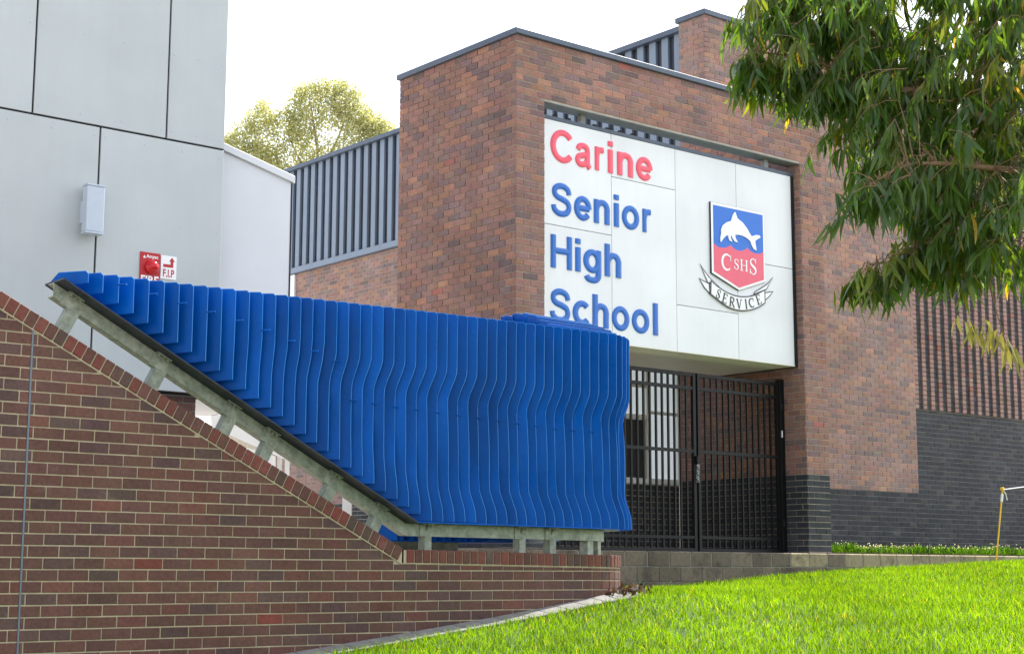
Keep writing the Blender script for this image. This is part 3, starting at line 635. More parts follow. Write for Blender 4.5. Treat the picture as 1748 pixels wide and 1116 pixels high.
# serif lettering: (points, widths) strokes in a unit box
TH, TK = 0.055, 0.17
def serif(ch):
    out = []
    if ch == 'C': p = ell(.42, .5, .34, .44, 48, 312, 22); out = [(p, [TH + (TK - TH) * max(0, math.sin(math.pi * i / 21)) ** 0.8 for i in range(22)]), (V2((.70, .60), (.70, .93)), [TH] * 2)]
    if ch == 'S':
        p = crom([(.62, .72), (.56, .88), (.38, .945), (.19, .86), (.15, .70), (.27, .57), (.45, .48), (.60, .36), (.62, .20), (.48, .07), (.30, .06), (.16, .16), (.10, .30)], 4); n_ = len(p)
        out = [(p, [TH + (TK - TH) * math.exp(-((i / (n_ - 1) - .5) / .20) ** 2) for i in range(n_)]), (V2((.62, .68), (.62, .95)), [TH] * 2), (V2((.10, .06), (.10, .34)), [TH] * 2)]
    if ch in 'HI':
        xs = (.17, .70) if ch == 'H' else (.2,)
        for x in xs: out += [(V2((x, 0), (x, 1)), [TK] * 2), (V2((x - .15, .03), (x + .15, .03)), [.05] * 2), (V2((x - .15, .97), (x + .15, .97)), [.05] * 2)]
        if ch == 'H': out += [(V2((.17, .5), (.70, .5)), [TH] * 2)]
    if ch == 'E': out = [(V2((.17, 0), (.17, 1)), [TK] * 2), (V2((.02, .03), (.62, .03)), [.06] * 2), (V2((.02, .97), (.60, .97)), [.06] * 2), (V2((.17, .52), (.46, .52)), [.06] * 2), (V2((.61, .0), (.61, .24)), [.05] * 2), (V2((.59, .78), (.59, 1)), [.05] * 2), (V2((.45, .42), (.45, .62)), [.04] * 2)]
    if ch == 'R': out = [(V2((.17, 0), (.17, 1)), [TK] * 2), (V2((.02, .03), (.34, .03)), [.05] * 2), (crom([(.05, .97), (.35, .97), (.56, .86), (.56, .63), (.38, .52), (.17, .51)], 4), [.06, .06, .07, .08, .1, .12, .14, .15, .15, .15, .14, .13, .12, .1, .08, .07, .06, .06, .06, .06, .06]), (V2((.33, .52), (.72, .0)), [.15] * 2)]
    if ch == 'V': out = [(V2((.10, 1), (.40, 0)), [.16] * 2), (V2((.40, 0), (.68, 1)), [.06] * 2), (V2((-.04, .97), (.26, .97)), [.05] * 2), (V2((.54, .97), (.82, .97)), [.05] * 2)]
    return out
def serif_letter(ch, center, wid, hei, ang, h0, material, parent):
    mb = MB(); ca, sa = math.cos(ang), math.sin(ang); bw = {'C': .78, 'S': .74, 'H': .88, 'I': .4, 'E': .66, 'R': .76, 'V': .80}[ch]
    for j, (p, w) in enumerate(serif(ch)):
        q = [np.array((center[0] + ((a - bw / 2) * wid / bw) * ca - (b - .5) * hei * sa, center[1] + ((a - bw / 2) * wid / bw) * sa + (b - .5) * hei * ca)) for a, b in p]
        ww_ = [k * hei * 0.9 for k in w[:len(q)]]; ww_ += [ww_[-1]] * (len(q) - len(ww_))
        ribbon(mb, q, ww_, False, fr_h(h0 + 0.0002 * j), [(-.5, 0), (-.5, .004), (.5, .004), (.5, 0)])
    mb.obj('letter', material, parent)
for ch, x0, y0, x1, y1 in (('C', 245, 498, 333, 642), ('S', 349, 541, 392, 634), ('H', 400, 552, 468, 645), ('S', 476, 536, 540, 678)):
    a = csz(x0, (y0 + y1) / 2); b = csz(x1, (y0 + y1) / 2); t_ = csz((x0 + x1) / 2, y0); u_ = csz((x0 + x1) / 2, y1)
    serif_letter(ch, ((a[0] + b[0]) / 2, (t_[1] + u_[1]) / 2), b[0] - a[0], t_[1] - u_[1], 0.0, 0.034, WHITE, crest)
ban_t = [csz(*q) for q in crom([(168, 722), (230, 776), (300, 820), (370, 847), (440, 856), (520, 844), (612, 799)], 4)]
ban_b = [csz(*q) for q in crom([(615, 905), (560, 942), (480, 967), (400, 968), (320, 945), (240, 892), (166, 832)], 4)]
ban = [tuple(p) for p in ban_t + ban_b]
ribb = flat(ban, 0.012, 0.022, WHITE, 'motto_ribbon', sgn)
mb = MB(); ribbon(mb, [np.array(p) for p in ban], 0.017, True, fr_h(0.0222), [(-.5, 0), (-.5, .0015), (.5, .0015), (.5, 0)]); mb.obj('ribbon_outline', BLACK, ribb)
for i, tail in enumerate([[(82, 582), (112, 632), (155, 690), (240, 770), (182, 738), (150, 742)], [(78, 703), (120, 728), (158, 746), (163, 828), (118, 778)], [(685, 695), (640, 748), (585, 785), (535, 815), (528, 832), (612, 802), (632, 792)], [(685, 812), (650, 816), (617, 822), (617, 885), (652, 856)]]):
    pp = [csz(*q) for q in tail]; flat([tuple(p) for p in pp], 0.003, 0.008, WHITE, 'ribbon_tail', ribb)
    mb = MB(); ribbon(mb, pp, 0.014, True, fr_h(0.0082), [(-.5, 0), (-.5, .0015), (.5, .0015), (.5, 0)]); mb.obj('ribbon_outline', BLACK, ribb)
sv = [('S', 228, 832), ('E', 281, 868), ('R', 341, 899), ('V', 400, 915), ('I', 457, 916), ('C', 502, 906), ('E', 560, 880)]
cs = [csz(x, y) for _, x, y in sv]
for i, (ch, _, _) in enumerate(sv):
    t_ = cs[min(i + 1, 6)] - cs[max(i - 1, 0)]
    serif_letter(ch, cs[i], {'I': .05, 'S': .085, 'E': .10}.get(ch, .12), 0.145, math.atan2(t_[1], t_[0]), 0.0225, BLACK, ribb)

# ------------------------------------------------------------------ brick retaining wall with raked coping
SE, RA = 5.50, 0.75                      # straight until SE, then a quarter turn of radius RA, then back
def wall_path(s, off=0.0):
    """distance along the face -> (plan point, tangent, inward normal); off = inward offset"""
    if s <= SE: return wf(s, off, 0), A, B
    a = (s - SE) / RA
    if a < math.pi / 2:
        t = A * math.cos(a) + B * math.sin(a); n = -A * math.sin(a) + B * math.cos(a)
        return wf(SE, RA, 0) - n * (RA - off), t, n
    return wf(SE + RA - off, RA + (s - SE - RA * math.pi / 2), 0), B, -A
WEND = SE + RA * math.pi / 2 + 2.4
SLO0, SLO1 = (-0.355, 3.613), (3.290, 1.781)        # top line of the raked coping
KS = (SLO1[1] - SLO0[1]) / (SLO1[0] - SLO0[0])
def cop_top(s): return SLO0[1] + KS * (s - SLO0[0]) if s < SLO1[0] else 1.781 - 0.012 * (min(s, 6.5) - SLO1[0])
CT = 0.110; COSK = 1 / math.sqrt(1 + KS * KS)
def cop_und(s):
    a = SLO0[1] + KS * (s - SLO0[0]) - (CT + 0.008) / COSK; b = 1.781 - 0.012 * (min(s, 6.5) - SLO1[0]) - CT - 0.010
    return max(a, b)
rw = thing('brick_retaining_wall', wf(3, 0.1, 0.8), 'dark red brown brick retaining wall with sloping brick coping and tan mortar', 'wall')
svals = list(np.arange(-4.5, SE, 0.25)) + [SE + RA * math.pi / 2 * k / 14 for k in range(14)] + list(np.arange(SE + RA * math.pi / 2, WEND, 0.4))
svals = sorted(svals + [SLO1[0], -0.09])
mb = MB()
for a, b in zip(svals[:-1], svals[1:]):
    (pa, _, na), (pb, _, nb) = wall_path(a), wall_path(b)
    q = [pa + Z * 0.1, pb + Z * 0.1, pb + Z * (cop_und(b) + 0.004), pa + Z * (cop_und(a) + 0.004)]; r = [x + n_ * 0.225 for x, n_ in zip(q, (na, nb, nb, na))]
    mb.add(q + r, [(0, 1, 2, 3), (7, 6, 5, 4), (3, 2, 6, 7), (0, 4, 5, 1)])
core = mb.obj('mortar_core', MORTAR, rw)
bk = Bricks(); JS = -0.09
def clip_under(poly, k, c):           # keep z <= k*s + c
    out = []
    for i in range(len(poly)):
        p, q = poly[i], poly[(i + 1) % len(poly)]; fp, fq = p[1] - k * p[0] - c, q[1] - k * q[0] - c
        if fp <= 0: out.append(p)
        if fp * fq < 0: t = fp / (fp - fq); out.append((p[0] + t * (q[0] - p[0]), p[1] + t * (q[1] - p[1])))
    return out
ku, cu_ = KS, SLO0[1] - KS * SLO0[0] - (CT + 0.014) / COSK
for k in range(0, 46):
    z0 = 0.14 + k * CH + 0.006; z1 = z0 + BH
    off = 0.12 if k % 2 else 0.0; s = -4.4 + off + 0.035
    while s < WEND:
        L = BL if s < SE - 0.2 else 0.11
        ivs = [(s, s + L)]
        if s < JS < s + L: ivs = [(s, JS - 0.008), (JS + 0.008, s + L)]
        for a, b in ivs:
            if b - a < 0.02: continue
            mid = 0.5 * (a + b); p, t, n = wall_path(mid); col = pick(PAL_WALL)
            if a > SLO1[0] - 0.15:
                top = min(z1, cop_und(mid) - 0.006)
                if top - z0 < 0.014: continue
                o = p - t * (b - a) / 2 + Z * z0 - n * (0.0055 + random.uniform(-0.001, 0.0015)); bk.add(o, t, n, b - a, top - z0, col)
            elif z1 <= ku * b + cu_:
                o = p - t * (b - a) / 2 + Z * (z0 + random.uniform(-.001, .001)) - n * (0.0055 + random.uniform(-0.001, 0.0015)); bk.add(o, t, n, b - a, BH, col)
            elif z0 < ku * a + cu_:
                pl_ = clip_under([(a, z0), (b, z0), (b, z1), (a, z1)], ku, cu_)
                if len(pl_) >= 3:
                    ar = abs(sum(pl_[i][0] * pl_[(i + 1) % len(pl_)][1] - pl_[(i + 1) % len(pl_)][0] * pl_[i][1] for i in range(len(pl_)))) / 2
                    if ar > 0.0004: bk.polybrick([wf(q[0], -0.0055, q[1]) for q in pl_], B, col)
        s += L + 0.010
bk.write(lambda i, it: core, rw)
# coping bricks
def coping(c, ax, ay, az, hx):
    mb = MB(); mb.obox(c, ax, ay, az, hx, 0.128, CT / 2); o = mb.obj('coping_brick', BRICK_O, core, bevel=0.004); o.color = (*pick(PAL_COP), 1)
sl = np.array([COSK, COSK * KS]); nl = np.array([-sl[1], sl[0]])
n_ = int(math.hypot(SLO1[0] + 2.2, (SLO1[0] + 2.2) * KS) / 0.0865)
cm = MB()
for i in range(n_):
    q = np.array(SLO1) - sl * (0.055 + i * 0.0865) - nl * CT / 2
    if q[0] < -0.75: break
    coping(wf(q[0], 0.112, q[1]) - B * random.uniform(-.001, .002), A * sl[0] + Z * sl[1], B, A * nl[0] + Z * nl[1], 0.0385)
a_, b_ = np.array((-2.0, cop_top(-2.0))), np.array(SLO1) - sl * 0.02
cm.prism([wf(a_[0], -0.007, a_[1] - 0.006), wf(b_[0], -0.007, b_[1] - 0.006), wf(b_[0], -0.007, b_[1] - (CT + 0.012) / COSK), wf(a_[0], -0.007, a_[1] - (CT + 0.012) / COSK)], B * 0.235)
s = SLO1[0] + 0.03
while s < WEND - 0.1:
    w_ = 0.0385 if s < SE else 0.034
    p, t, n = wall_path(s + w_); coping(p + n * 0.112 + Z * (cop_top(s) - CT / 2), t, n, Z, w_); s += 2 * w_ + 0.010
prev = None
for s in [SLO1[0] + 0.0] + [v for v in svals if v > SLO1[0] + 0.05]:
    p, t, n = wall_path(s); q = (p - n * 0.007, n, cop_top(s) - 0.006)
    if prev is not None:
        a0_, n0, z0 = prev; x = [a0_ + Z * (z0 - CT - 0.004), q[0] + Z * (q[2] - CT - 0.004), q[0] + Z * q[2], a0_ + Z * z0]; y = [v + m_ * 0.235 for v, m_ in zip(x, (n0, n, n, n0))]
        cm.add(x + y, [(0, 1, 2, 3), (3, 2, 6, 7), (4, 7, 6, 5), (0, 4, 5, 1)])
    prev = q
cm.obj('coping_mortar', MORTAR, rw)
mb = MB(); mb.box(wf, JS - 0.007, JS + 0.007, -0.0075, 0.02, 0.2, cop_und(JS) - 0.002); mb.obj('movement_joint', SEAL, rw)

# ------------------------------------------------------------------ blue fin sculpture
OFFL, RL = 0.12, 0.63                     # lip of the base plate: inward offset from wall face
S_ARC1 = SE + RL * math.pi / 2; B_LEN = 0.80; S_ARC2 = S_ARC1 + B_LEN; S_BACK = S_ARC2 + RL * math.pi / 2
S_START, S_END, S_KINK = 0.19, S_BACK + 1.0, 3.42
def lip(s):
    if s <= SE: return wf(s, OFFL, 0), A, B
    if s < S_ARC1:
        a = (s - SE) / RL; t = A * math.cos(a) + B * math.sin(a); n = -A * math.sin(a) + B * math.cos(a); return wf(SE, OFFL + RL, 0) - n * RL, t, n
    if s < S_ARC2: return wf(SE + RL, OFFL + RL + (s - S_ARC1), 0), B, -A
    if s < S_BACK:
        a = math.pi / 2 + (s - S_ARC2) / RL; t = A * math.cos(a) + B * math.sin(a); n = -A * math.sin(a) + B * math.cos(a); return wf(SE, OFFL + RL + B_LEN, 0) - n * RL, t, n
    return wf(SE - (s - S_BACK), OFFL + 2 * RL + B_LEN, 0), -A, -B
def base_z(s):
    if s < S_KINK: return 2.022 + (S_KINK - s) * 0.5275
    return 2.022 - 0.006 * (min(s, 6.5) - S_KINK) - (0.10 if s > S_ARC1 else 0) * min(1, (s - S_ARC1) / 0.8)
def smooth(x, a, b): x = min(1, max(0, (x - a) / (b - a))); return x * x * (3 - 2 * x)
def top_z(s): return 3.835 + 0.05 * smooth(s, 0.3, 5.4) + 0.29 * (smooth(s, SE + 0.40, S_ARC1 + 0.35) - smooth(s, S_ARC2 - 0.2, S_ARC2 + 0.5))
scu = thing('blue_fin_sculpture', wf(3.2, 0.4, 1.78), 'curving blue sculpture of many wavy upright metal fins on galvanised frame', 'sculpture')
NF = 0; s = S_START + 0.015; fin_s = []
while s < S_END: fin_s.append(s); s += 0.121 - 0.008 * smooth(s, 0.3, 4.5) if s < SE else 0.098
TH_F = 0.0065
def lerp_tab(tab, s):
    for (a, va), (b, vb) in zip(tab[:-1], tab[1:]):
        if s <= b: return va + (vb - va) * smooth(s, a, b) if s > a else va
    return tab[-1][1]
PHI = [(0.2, 108), (1.1, 97), (2.0, 90), (3.0, 86), (4.2, 82), (SE, 76), (S_ARC1, 46), (S_ARC2, 44), (S_BACK, -36)]
for i, s in enumerate(fin_s):
    p, t, n = lip(s); zb, zt = base_z(s) - 0.004, top_z(s)
    if s < S_KINK: zb += 0.03 * (1 - smooth(s, 1.2, 2.9))
    alt = (3.0 if i % 2 else -3.0) * smooth(s, 1.4, 3.0) * (0.3 if s > SE else 1)
    ph = math.radians(lerp_tab(PHI, s) + alt + random.uniform(-0.9, 0.9))
    nn = -np.array([math.sin(ph), math.cos(ph), 0.0]); tt = np.array([math.cos(ph), -math.sin(ph), 0.0])   # -nn points outwards
    over = lerp_tab([(0.2, 0.19), (2.0, 0.24), (3.6, 0.26), (5.0, 0.27), (SE, 0.29), (S_ARC1, 0.28), (S_BACK, 0.16)], s)
    inner = -(0.17 + 0.035 * i) if i < 6 else -lerp_tab([(0.2, 0.40), (1.6, 0.40), (3.0, 0.30), (SE, 0.22), (S_ARC1, 0.75), (S_ARC2, 0.75), (S_BACK, 0.40)], s)
    ph0 = math.radians(lerp_tab(PHI, s)); p = p + np.array([math.sin(ph0) - math.sin(ph), math.cos(ph0) - math.cos(ph), 0.0]) * over * 0.8
    drop = 0.10 * (1 - smooth(s, 1.2, 2.8))
    amp = smooth(s, 1.0, 3.4) * 0.092; amp2 = smooth(s, 2.2, 4.4) * 0.090
    zm = 3.42 - 0.045 * max(0, s - 1.8) if s < 5 else 3.276
    zs = [zb, zb + 0.05, zb + 0.13, zb + 0.22, zb + 0.30, zb + 0.42]
    up_ = [zm - 0.28, zm - 0.22, zm - 0.14, zm - 0.07, zm, zm + 0.05]
    if zb + 0.5 < zm - 0.30: zs = zs + list(np.linspace(zb + 0.5, zm - 0.34, 4)) + up_ + [zt - 0.14, zt - 0.022, zt]
    else: zs = list(np.linspace(zb, zt - 0.022, 8)) + [zt]
    def outer(z):
        v = over - amp * (1 - smooth(z, zm - 0.26, zm + 0.04)) + 0.016 * amp2 / 0.09 * math.sin((z - zb) * 3.1)
        v += amp2 * (1 - smooth(z, zb + 0.05, zb + 0.36))
        if z > zt - 0.001: v -= 0.022
        return v
    cols = 5; F0 = []
    for r, z in enumerate(zs):
        vo = outer(z); vi = inner
        if i == 0 and z > zt - 0.1: vi = inner + 0.10 * min(1, (z - zt + 0.1) / 0.1)
        row = []
        for c in range(cols):
            fr_ = c / (cols - 1); v = vi + (vo - vi) * fr_
            kink = smooth(z - 0.55 * (vo - v), zb + 0.25, zb + 0.60) - smooth(z - 0.75 * (vo - v), zm - 0.42, zm - 0.08)
            bend = 0.004 * math.sin(2.1 * (z - zb) + i * 1.9) * fr_ + (0.026 if i % 2 else -0.030) * amp / 0.092 * (0.5 + 0.5 * fr_) * kink
            zz_ = z - (drop * (vo - v) if r == 0 else 0); q_ = p - nn * v + tt * bend
            if s < S_KINK + 0.5: zz_ = max(zz_, base_z(min(S_KINK, float((q_ - W0) @ A))) + 0.004)
            row.append(q_ + Z * zz_)
        F0.append(row)
    R, Cn = len(zs), cols; vs = [q - tt * TH_F / 2 for r in F0 for q in r] + [q + tt * TH_F / 2 for r in F0 for q in r]; o2 = R * Cn; fs = []
    for r in range(R - 1):
        for c in range(Cn - 1):
            a, b, c2, d2 = r * Cn + c, r * Cn + c + 1, (r + 1) * Cn + c + 1, (r + 1) * Cn + c
            fs.append((a, b, c2, d2)); fs.append((o2 + d2, o2 + c2, o2 + b, o2 + a))
        for c in (0, Cn - 1): a, d2 = r * Cn + c, (r + 1) * Cn + c; fs.append((a, d2, o2 + d2, o2 + a))
    for c in range(Cn - 1):
        for r in (0, R - 1): a = r * Cn + c; fs.append((a, a + 1, o2 + a + 1, o2 + a))
    mb = MB(); mb.add(vs, fs); fin = mb.obj('fin', BLUE, scu)
    mb = MB(); mb.tube([r[-1] for r in F0] + F0[-1][::-1], 0.0038, 5); mb.obj('edge_glint', EDGE_GLINT, fin)  # thin lighter tubes, a painted sun glint along outer and top edges
    if i % 2 == 0 and i > 0 and s < SE:
        zr = 0.5 * (zb + zt) + min(0.12, 0.15 * (zt - zb)) if s < 2.5 else zm - 0.36
        c0 = p - nn * (outer(zr) - 0.015) + Z * zr; mb = MB(); rl_ = 0.075 - 0.05 * smooth(s, 1.5, 3.5); mb.tube([c0, c0 - nn * rl_], 0.0065, 6); mb.tube([c0 - nn * rl_, c0 - nn * (rl_ + 0.008)], 0.011, 6); mb.obj('rod', BLUE, fin)
# base plate: three runs
def base_run(sv_, v0, v1, th, material, name, dz=0.0):
    mb = MB(); prev = None
    for s in sv_:
        p, t, n = lip(s); z = base_z(s) + dz; q = [p + n * v0 + Z * z, p + n * v1 + Z * z, p + n * v1 + Z * (z - th), p + n * v0 + Z * (z - th)]
        if prev is not None: mb.add(prev + q, [(0, 1, 5, 4), (1, 2, 6, 5), (2, 3, 7, 6), (3, 0, 4, 7)])
        else: mb.poly(q)
        prev = q
    mb.poly(prev); return mb.obj(name, material, scu)
S_A = list(np.linspace(S_START - 0.07, S_KINK, 6)); S_B = [S_KINK] + list(np.linspace(4, SE, 4)) + list(np.linspace(SE, S_ARC1, 9))[1:] + [S_ARC1 + 0.4] + list(np.linspace(S_ARC2, S_BACK, 9)) + [S_END]
base_run(S_A, -0.15, 0.20, 0.012, BASEP, 'base_plate'); base_run(S_B, -0.13, 0.30, 0.012, BLUE, 'base_plate')
# galvanised channel under it, posts and cleats
S_Bf = [S_KINK] + list(np.linspace(4, SE, 4)) + [SE + RL * math.pi / 2 * k / 6 * 0.8 for k in range(1, 7)]
def channel(sv_, v0, hgt):
    base_run(sv_, v0, v0 + 0.10, 0.008, GALV, 'frame_beam', -0.014)
    base_run(sv_, v0, v0 + 0.010, hgt, GALV, 'frame_beam', -0.0225); base_run(sv_, v0 + 0.004, v0 + 0.10, 0.009, GALV, 'frame_beam', -0.0225 - hgt + 0.0095)
channel(S_A, 0.03, 0.098); channel(S_Bf, 0.03, 0.098); channel([S_BACK] + [S_END], 0.05, 0.10); 
def post(s, v, wid=0.075, bottom=None, slope=False):
    p, t, n = lip(s); zt_ = base_z(s) - 0.115
    mb = MB()
    if slope:
        ax = A * COSK + Z * (COSK * KS); az = -A * (COSK * KS) + Z * COSK; c = p + n * (v + 0.03) + Z * (0.5 * (base_z(s) + cop_top(s)) - 0.055); hz = 0.5 * (base_z(s) - cop_top(s)) * COSK - 0.052
        mb.obox(c, ax, n, az, wid / 2, 0.004, hz); mb.obox(c + ax * (-wid / 2 + 0.004) + n * 0.045, ax, n, az, 0.004, 0.045, hz)
    else:
        zb_ = cop_top(s) if bottom is None else bottom; c = p + n * (v + 0.03) + Z * (0.5 * (zt_ + zb_)); hz = 0.5 * (zt_ - zb_) + 0.02
        mb.obox(c, t, n, Z, wid / 2, 0.004, hz); mb.obox(c - t * (wid / 2 - 0.004) + n * 0.045, t, n, Z, 0.004, 0.045, hz)
    mb.obj('post', GALV, scu)
def cleat(s):
    p, t, n = lip(s); k = KS if s < S_KINK else 0.0; q = math.sqrt(1 + k * k); ax = t / q + Z * (k / q); az = -t * (k / q) + Z / q
    c = p + n * 0.026 + Z * (base_z(s) - 0.015); mb = MB()
    mb.obox(c - az * 0.055, ax, n, az, 0.075, 0.004, 0.052); mb.obox(c - n * 0.025 - az * 0.002, ax, n, az, 0.07, 0.022, 0.004)
    mb.prism([c - n * 0.004 - az * 0.006 - ax * 0.004, c - n * 0.045 - az * 0.006 - ax * 0.004, c - n * 0.004 - az * 0.06 - ax * 0.004], ax * 0.008)
    for e_ in (-0.042, 0.042): mb.tube([c + ax * e_ - n * 0.028 - az * 0.006, c + ax * e_ - n * 0.028 - az * 0.028], 0.009, 6)
    mb.obj('cleat', GALV, scu)
for s in (0.24, 0.99, 1.63, 2.0, 2.62, 3.10): post(s, 0.0, 0.10, slope=True); cleat(s + 0.05)
for s in (3.66, 4.74, 5.11): post(s, 0.0); cleat(s - 0.02)
for s in (5.62, 5.82): post(s, 0.02, 0.09)
for s in np.linspace(S_BACK + 0.1, S_END - 0.1, 5): post(s, 0.05, 0.075, 1.2)

# ------------------------------------------------------------------ gate
GD = 0.44; GZ0, GZ1 = 1.875, 4.36
def gate_leaf(name, s0, s1, label, n):
    g_ = thing(name, bf((s0 + s1) / 2, GD, GZ0), label, 'gate', 'black steel gate leaves under the sign')
    def rl(a, b, z0, z1, d0, d1, nm): mb = MB(); mb.box(bf, a, b, GD + d0, GD + d1, z0, z1); return mb.obj(nm, GATEM, g_)
    rl(s0, s0 + 0.05, GZ0, GZ1, -0.025, 0.025, 'stile'); rl(s1 - 0.05, s1, GZ0, GZ1, -0.025, 0.025, 'stile')
    for z0, z1 in ((GZ1 - 0.045, GZ1), (GZ1 - 0.235, GZ1 - 0.19), (3.24, 3.285), (2.05, 2.09), (GZ0, GZ0 + 0.045)): rl(s0 + 0.05, s1 - 0.05, z0, z1, -0.02, 0.02, 'rail')
    for i in range(n):
        c = s0 + 0.05 + (s1 - s0 - 0.1) * (i + 1) / (n + 1); mb = MB(); mb.box(bf, c - 0.0135, c + 0.0135, GD - 0.0135, GD + 0.0135, GZ0 + 0.03, GZ1 - 0.03); mb.obj('bar', GATEM, g_)
    return g_
ga = gate_leaf('gate_leaf', 3.66, 5.375, 'black steel bar gate leaf beside the brick pier', 12)
gb = gate_leaf('gate_leaf', 0.56, 3.62, 'black steel bar gate leaf between blue sculpture and the chained latch', 24)
def tor(mb, c, r, rr, u, w, n=10):
    for k in range(n):
        a, b = 2 * math.pi * k / n, 2 * math.pi * (k + 1) / n
        mb.tube([c + r * (u * math.cos(a) + w * math.sin(a)), c + r * (u * math.cos(b) + w * math.sin(b))], rr, 5)
ch = MB(); STEELM = simple('chain_steel', (0.45, 0.45, 0.46), 0.35, 0.8, var=0.2, vs=30)
for k in range(7): tor(ch, bf(3.625 + 0.004 * math.sin(k), GD - 0.045, 3.10 - 0.042 * k), 0.021, 0.006, A if k % 2 else B, Z, 8)
co = ch.obj('chain', STEELM, None, origin=bf(3.625, GD - 0.045, 2.8)); tag(co, 'steel chain hanging at the meeting edge of the black gates', 'chain')
mb = MB(); mb.box(bf, 3.585, 3.66, GD - 0.075, GD - 0.027, 3.09, 3.20); mb.obj('latch', GATEM, gb, bevel=0.006)
gp = thing('gate_post', bf(5.43, GD, 1.86), 'black steel gate post fixed against the brick jamb', 'post')
mb = MB(); mb.box(bf, 5.378, 5.472, GD - 0.045, GD + 0.045, 1.87, 4.40); mb.obj('shaft', GATEM, gp, bevel=0.004)
mb = MB(); mb.box(bf, 5.374, 5.474, GD - 0.049, GD + 0.049, 4.401, 4.412); mb.obj('cap', GATEM, gp)
for z in (2.25, 3.55, 3.95):
    mb = MB(); mb.tube([bf(5.392, GD - 0.055, z), bf(5.392, GD - 0.055, z + 0.10)], 0.016, 8); mb.obj('hinge', STEELM if z == 3.55 else GATEM, gp)

# ------------------------------------------------------------------ low concrete block wall
bw = thing('low_block_wall', bf(8, -0.1, 1.3), 'low stained concrete block wall below the gate at the edge of lawn', 'wall')
BWD0, BWD1 = -0.16, 0.045
mb = MB(); mb.box(bf, -1.5, 18.0, BWD0 + 0.008, BWD1 - 0.004, 0.9, 1.852); bcore = mb.obj('mortar_core', MORTAR_D, bw)
r = 0
for z1 in (1.860, 1.660, 1.460, 1.260):
    s = -1.5 + (0.2 if r % 2 else 0.0)
    while s < 18.0:
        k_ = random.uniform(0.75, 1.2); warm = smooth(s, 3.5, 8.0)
        mb = MB(); z0_ = z1 - (0.192 if r else 0.195)
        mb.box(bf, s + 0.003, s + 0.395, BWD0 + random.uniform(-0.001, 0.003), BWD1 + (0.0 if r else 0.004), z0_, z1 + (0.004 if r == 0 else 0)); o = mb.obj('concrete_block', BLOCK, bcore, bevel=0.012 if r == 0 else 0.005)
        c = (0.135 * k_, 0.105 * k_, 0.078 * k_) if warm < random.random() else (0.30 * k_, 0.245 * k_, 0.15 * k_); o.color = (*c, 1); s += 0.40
    r += 1

# ------------------------------------------------------------------ kerb of pavers along the wall foot
s = 0.6; KW = 0.24
kb = thing('paver_edging', wf(3.5, -0.1, 0.9), 'strip of flush grey paver edging along the foot of brick wall', 'edging')
while s < 7.0:
    (p0, t0, n0), (p1, t1, n1) = wall_path(s + 0.004), wall_path(s + 0.226)
    q = [p0 - n0 * 0.012, p1 - n1 * 0.012, p1 - n1 * (0.012 + KW), p0 - n0 * (0.012 + KW)]
    zz = [float(ground_z(np.array(v[0]), np.array(v[1]))) + 0.035 for v in q]; zz = [zz[0] + .02, zz[1] + .02, zz[1] - 0.012, zz[0] - 0.012]
    mb = MB(); mb.prism([v + Z * z for v, z in zip(q, zz)], -Z * 0.09); mb.obj('paver', KERBM, kb, bevel=0.004); s += 0.23

# ------------------------------------------------------------------ yellow pole with string
yp = thing('yellow_pole', bf(9.178, -0.6, 1.70), 'thin leaning yellow pole with white string tied at its top', 'pole')
s_, d_ = 9.178, -0.6; top = bf(9.452, -0.6, 2.88); bot = bf(9.15, -0.6, 1.55)
mb = MB(); mb.tube([bot, top], 0.013, 8); mb.obj('shaft', YEL, yp)
mb = MB(); mb.obox(top + Z * 0.02, A, B, Z, 0.026, 0.026, 0.026); mb.obj('insulator', YEL, yp, bevel=0.008)
mb = MB(); mb.tube([top - Z * 0.18 - A * 0.038, top - Z * 0.06 - A * 0.010], 0.021, 8); mb.obj('clip', SHELTER, yp)
mb = MB(); mb.tube([top + Z * 0.01, bf(10.05, -0.6, 2.955), bf(11.5, -0.6, 3.06), bf(14, -0.6, 3.22)], 0.008, 6); mb.tube([top + A * 0.03, top + A * 0.09 - Z * 0.06, top + A * 0.12 - Z * 0.15], 0.008, 6); mb.obj('string', WHITE, yp)

# ------------------------------------------------------------------ grass
def grass(name, xs, ys, zs, hmin, hmax, wid, cols, lean=0.5, segs=2, material=GRASSM):
    n = len(xs); h = RNG.uniform(hmin, hmax, n); a = RNG.uniform(0, 2 * np.pi, n); fa_ = RNG.uniform(0, 2 * np.pi, n)
    le = RNG.uniform(0.1, lean, n) * h; w = wid * RNG.uniform(0.7, 1.3, n)
    base = np.stack([xs, ys, zs], 1); sx = np.stack([np.cos(fa_), np.sin(fa_), np.zeros(n)], 1) * w[:, None] / 2; lx = np.stack([np.cos(a), np.sin(a), np.zeros(n)], 1)
    up_ = np.array([0, 0, 1.0]); p1 = base + up_ * (h * 0.55)[:, None] + lx * (le * 0.35)[:, None]; p2 = base + up_ * (h * np.sqrt(np.maximum(0.2, 1 - (le / h) ** 2 * 0.6)))[:, None] + lx * le[:, None]
    V = np.stack([base - sx, base + sx, p1 + sx * 0.8, p1 - sx * 0.8, p2 + sx * 0.12, p2 - sx * 0.12], 1).reshape(-1, 3)
    b = (np.arange(n) * 6)[:, None]; I = np.concatenate([b + np.array([0, 1, 2, 3]), b + np.array([3, 2, 4, 5])], 1).reshape(-1, 4)
    C = np.repeat(cols, 2, axis=0); o = np_mesh(name, V, 4, I, C, material); return o
N0 = 460000
X = RNG.uniform(-3.2, 10.5, N0); Y = RNG.uniform(9.2, 28.5, N0)
d1 = np.stack([X, Y, np.full(N0, 1.4)], 1) - CAM; zc = d1 @ fwd; PXX = IW / 2 + FPX * (d1 @ right) / zc
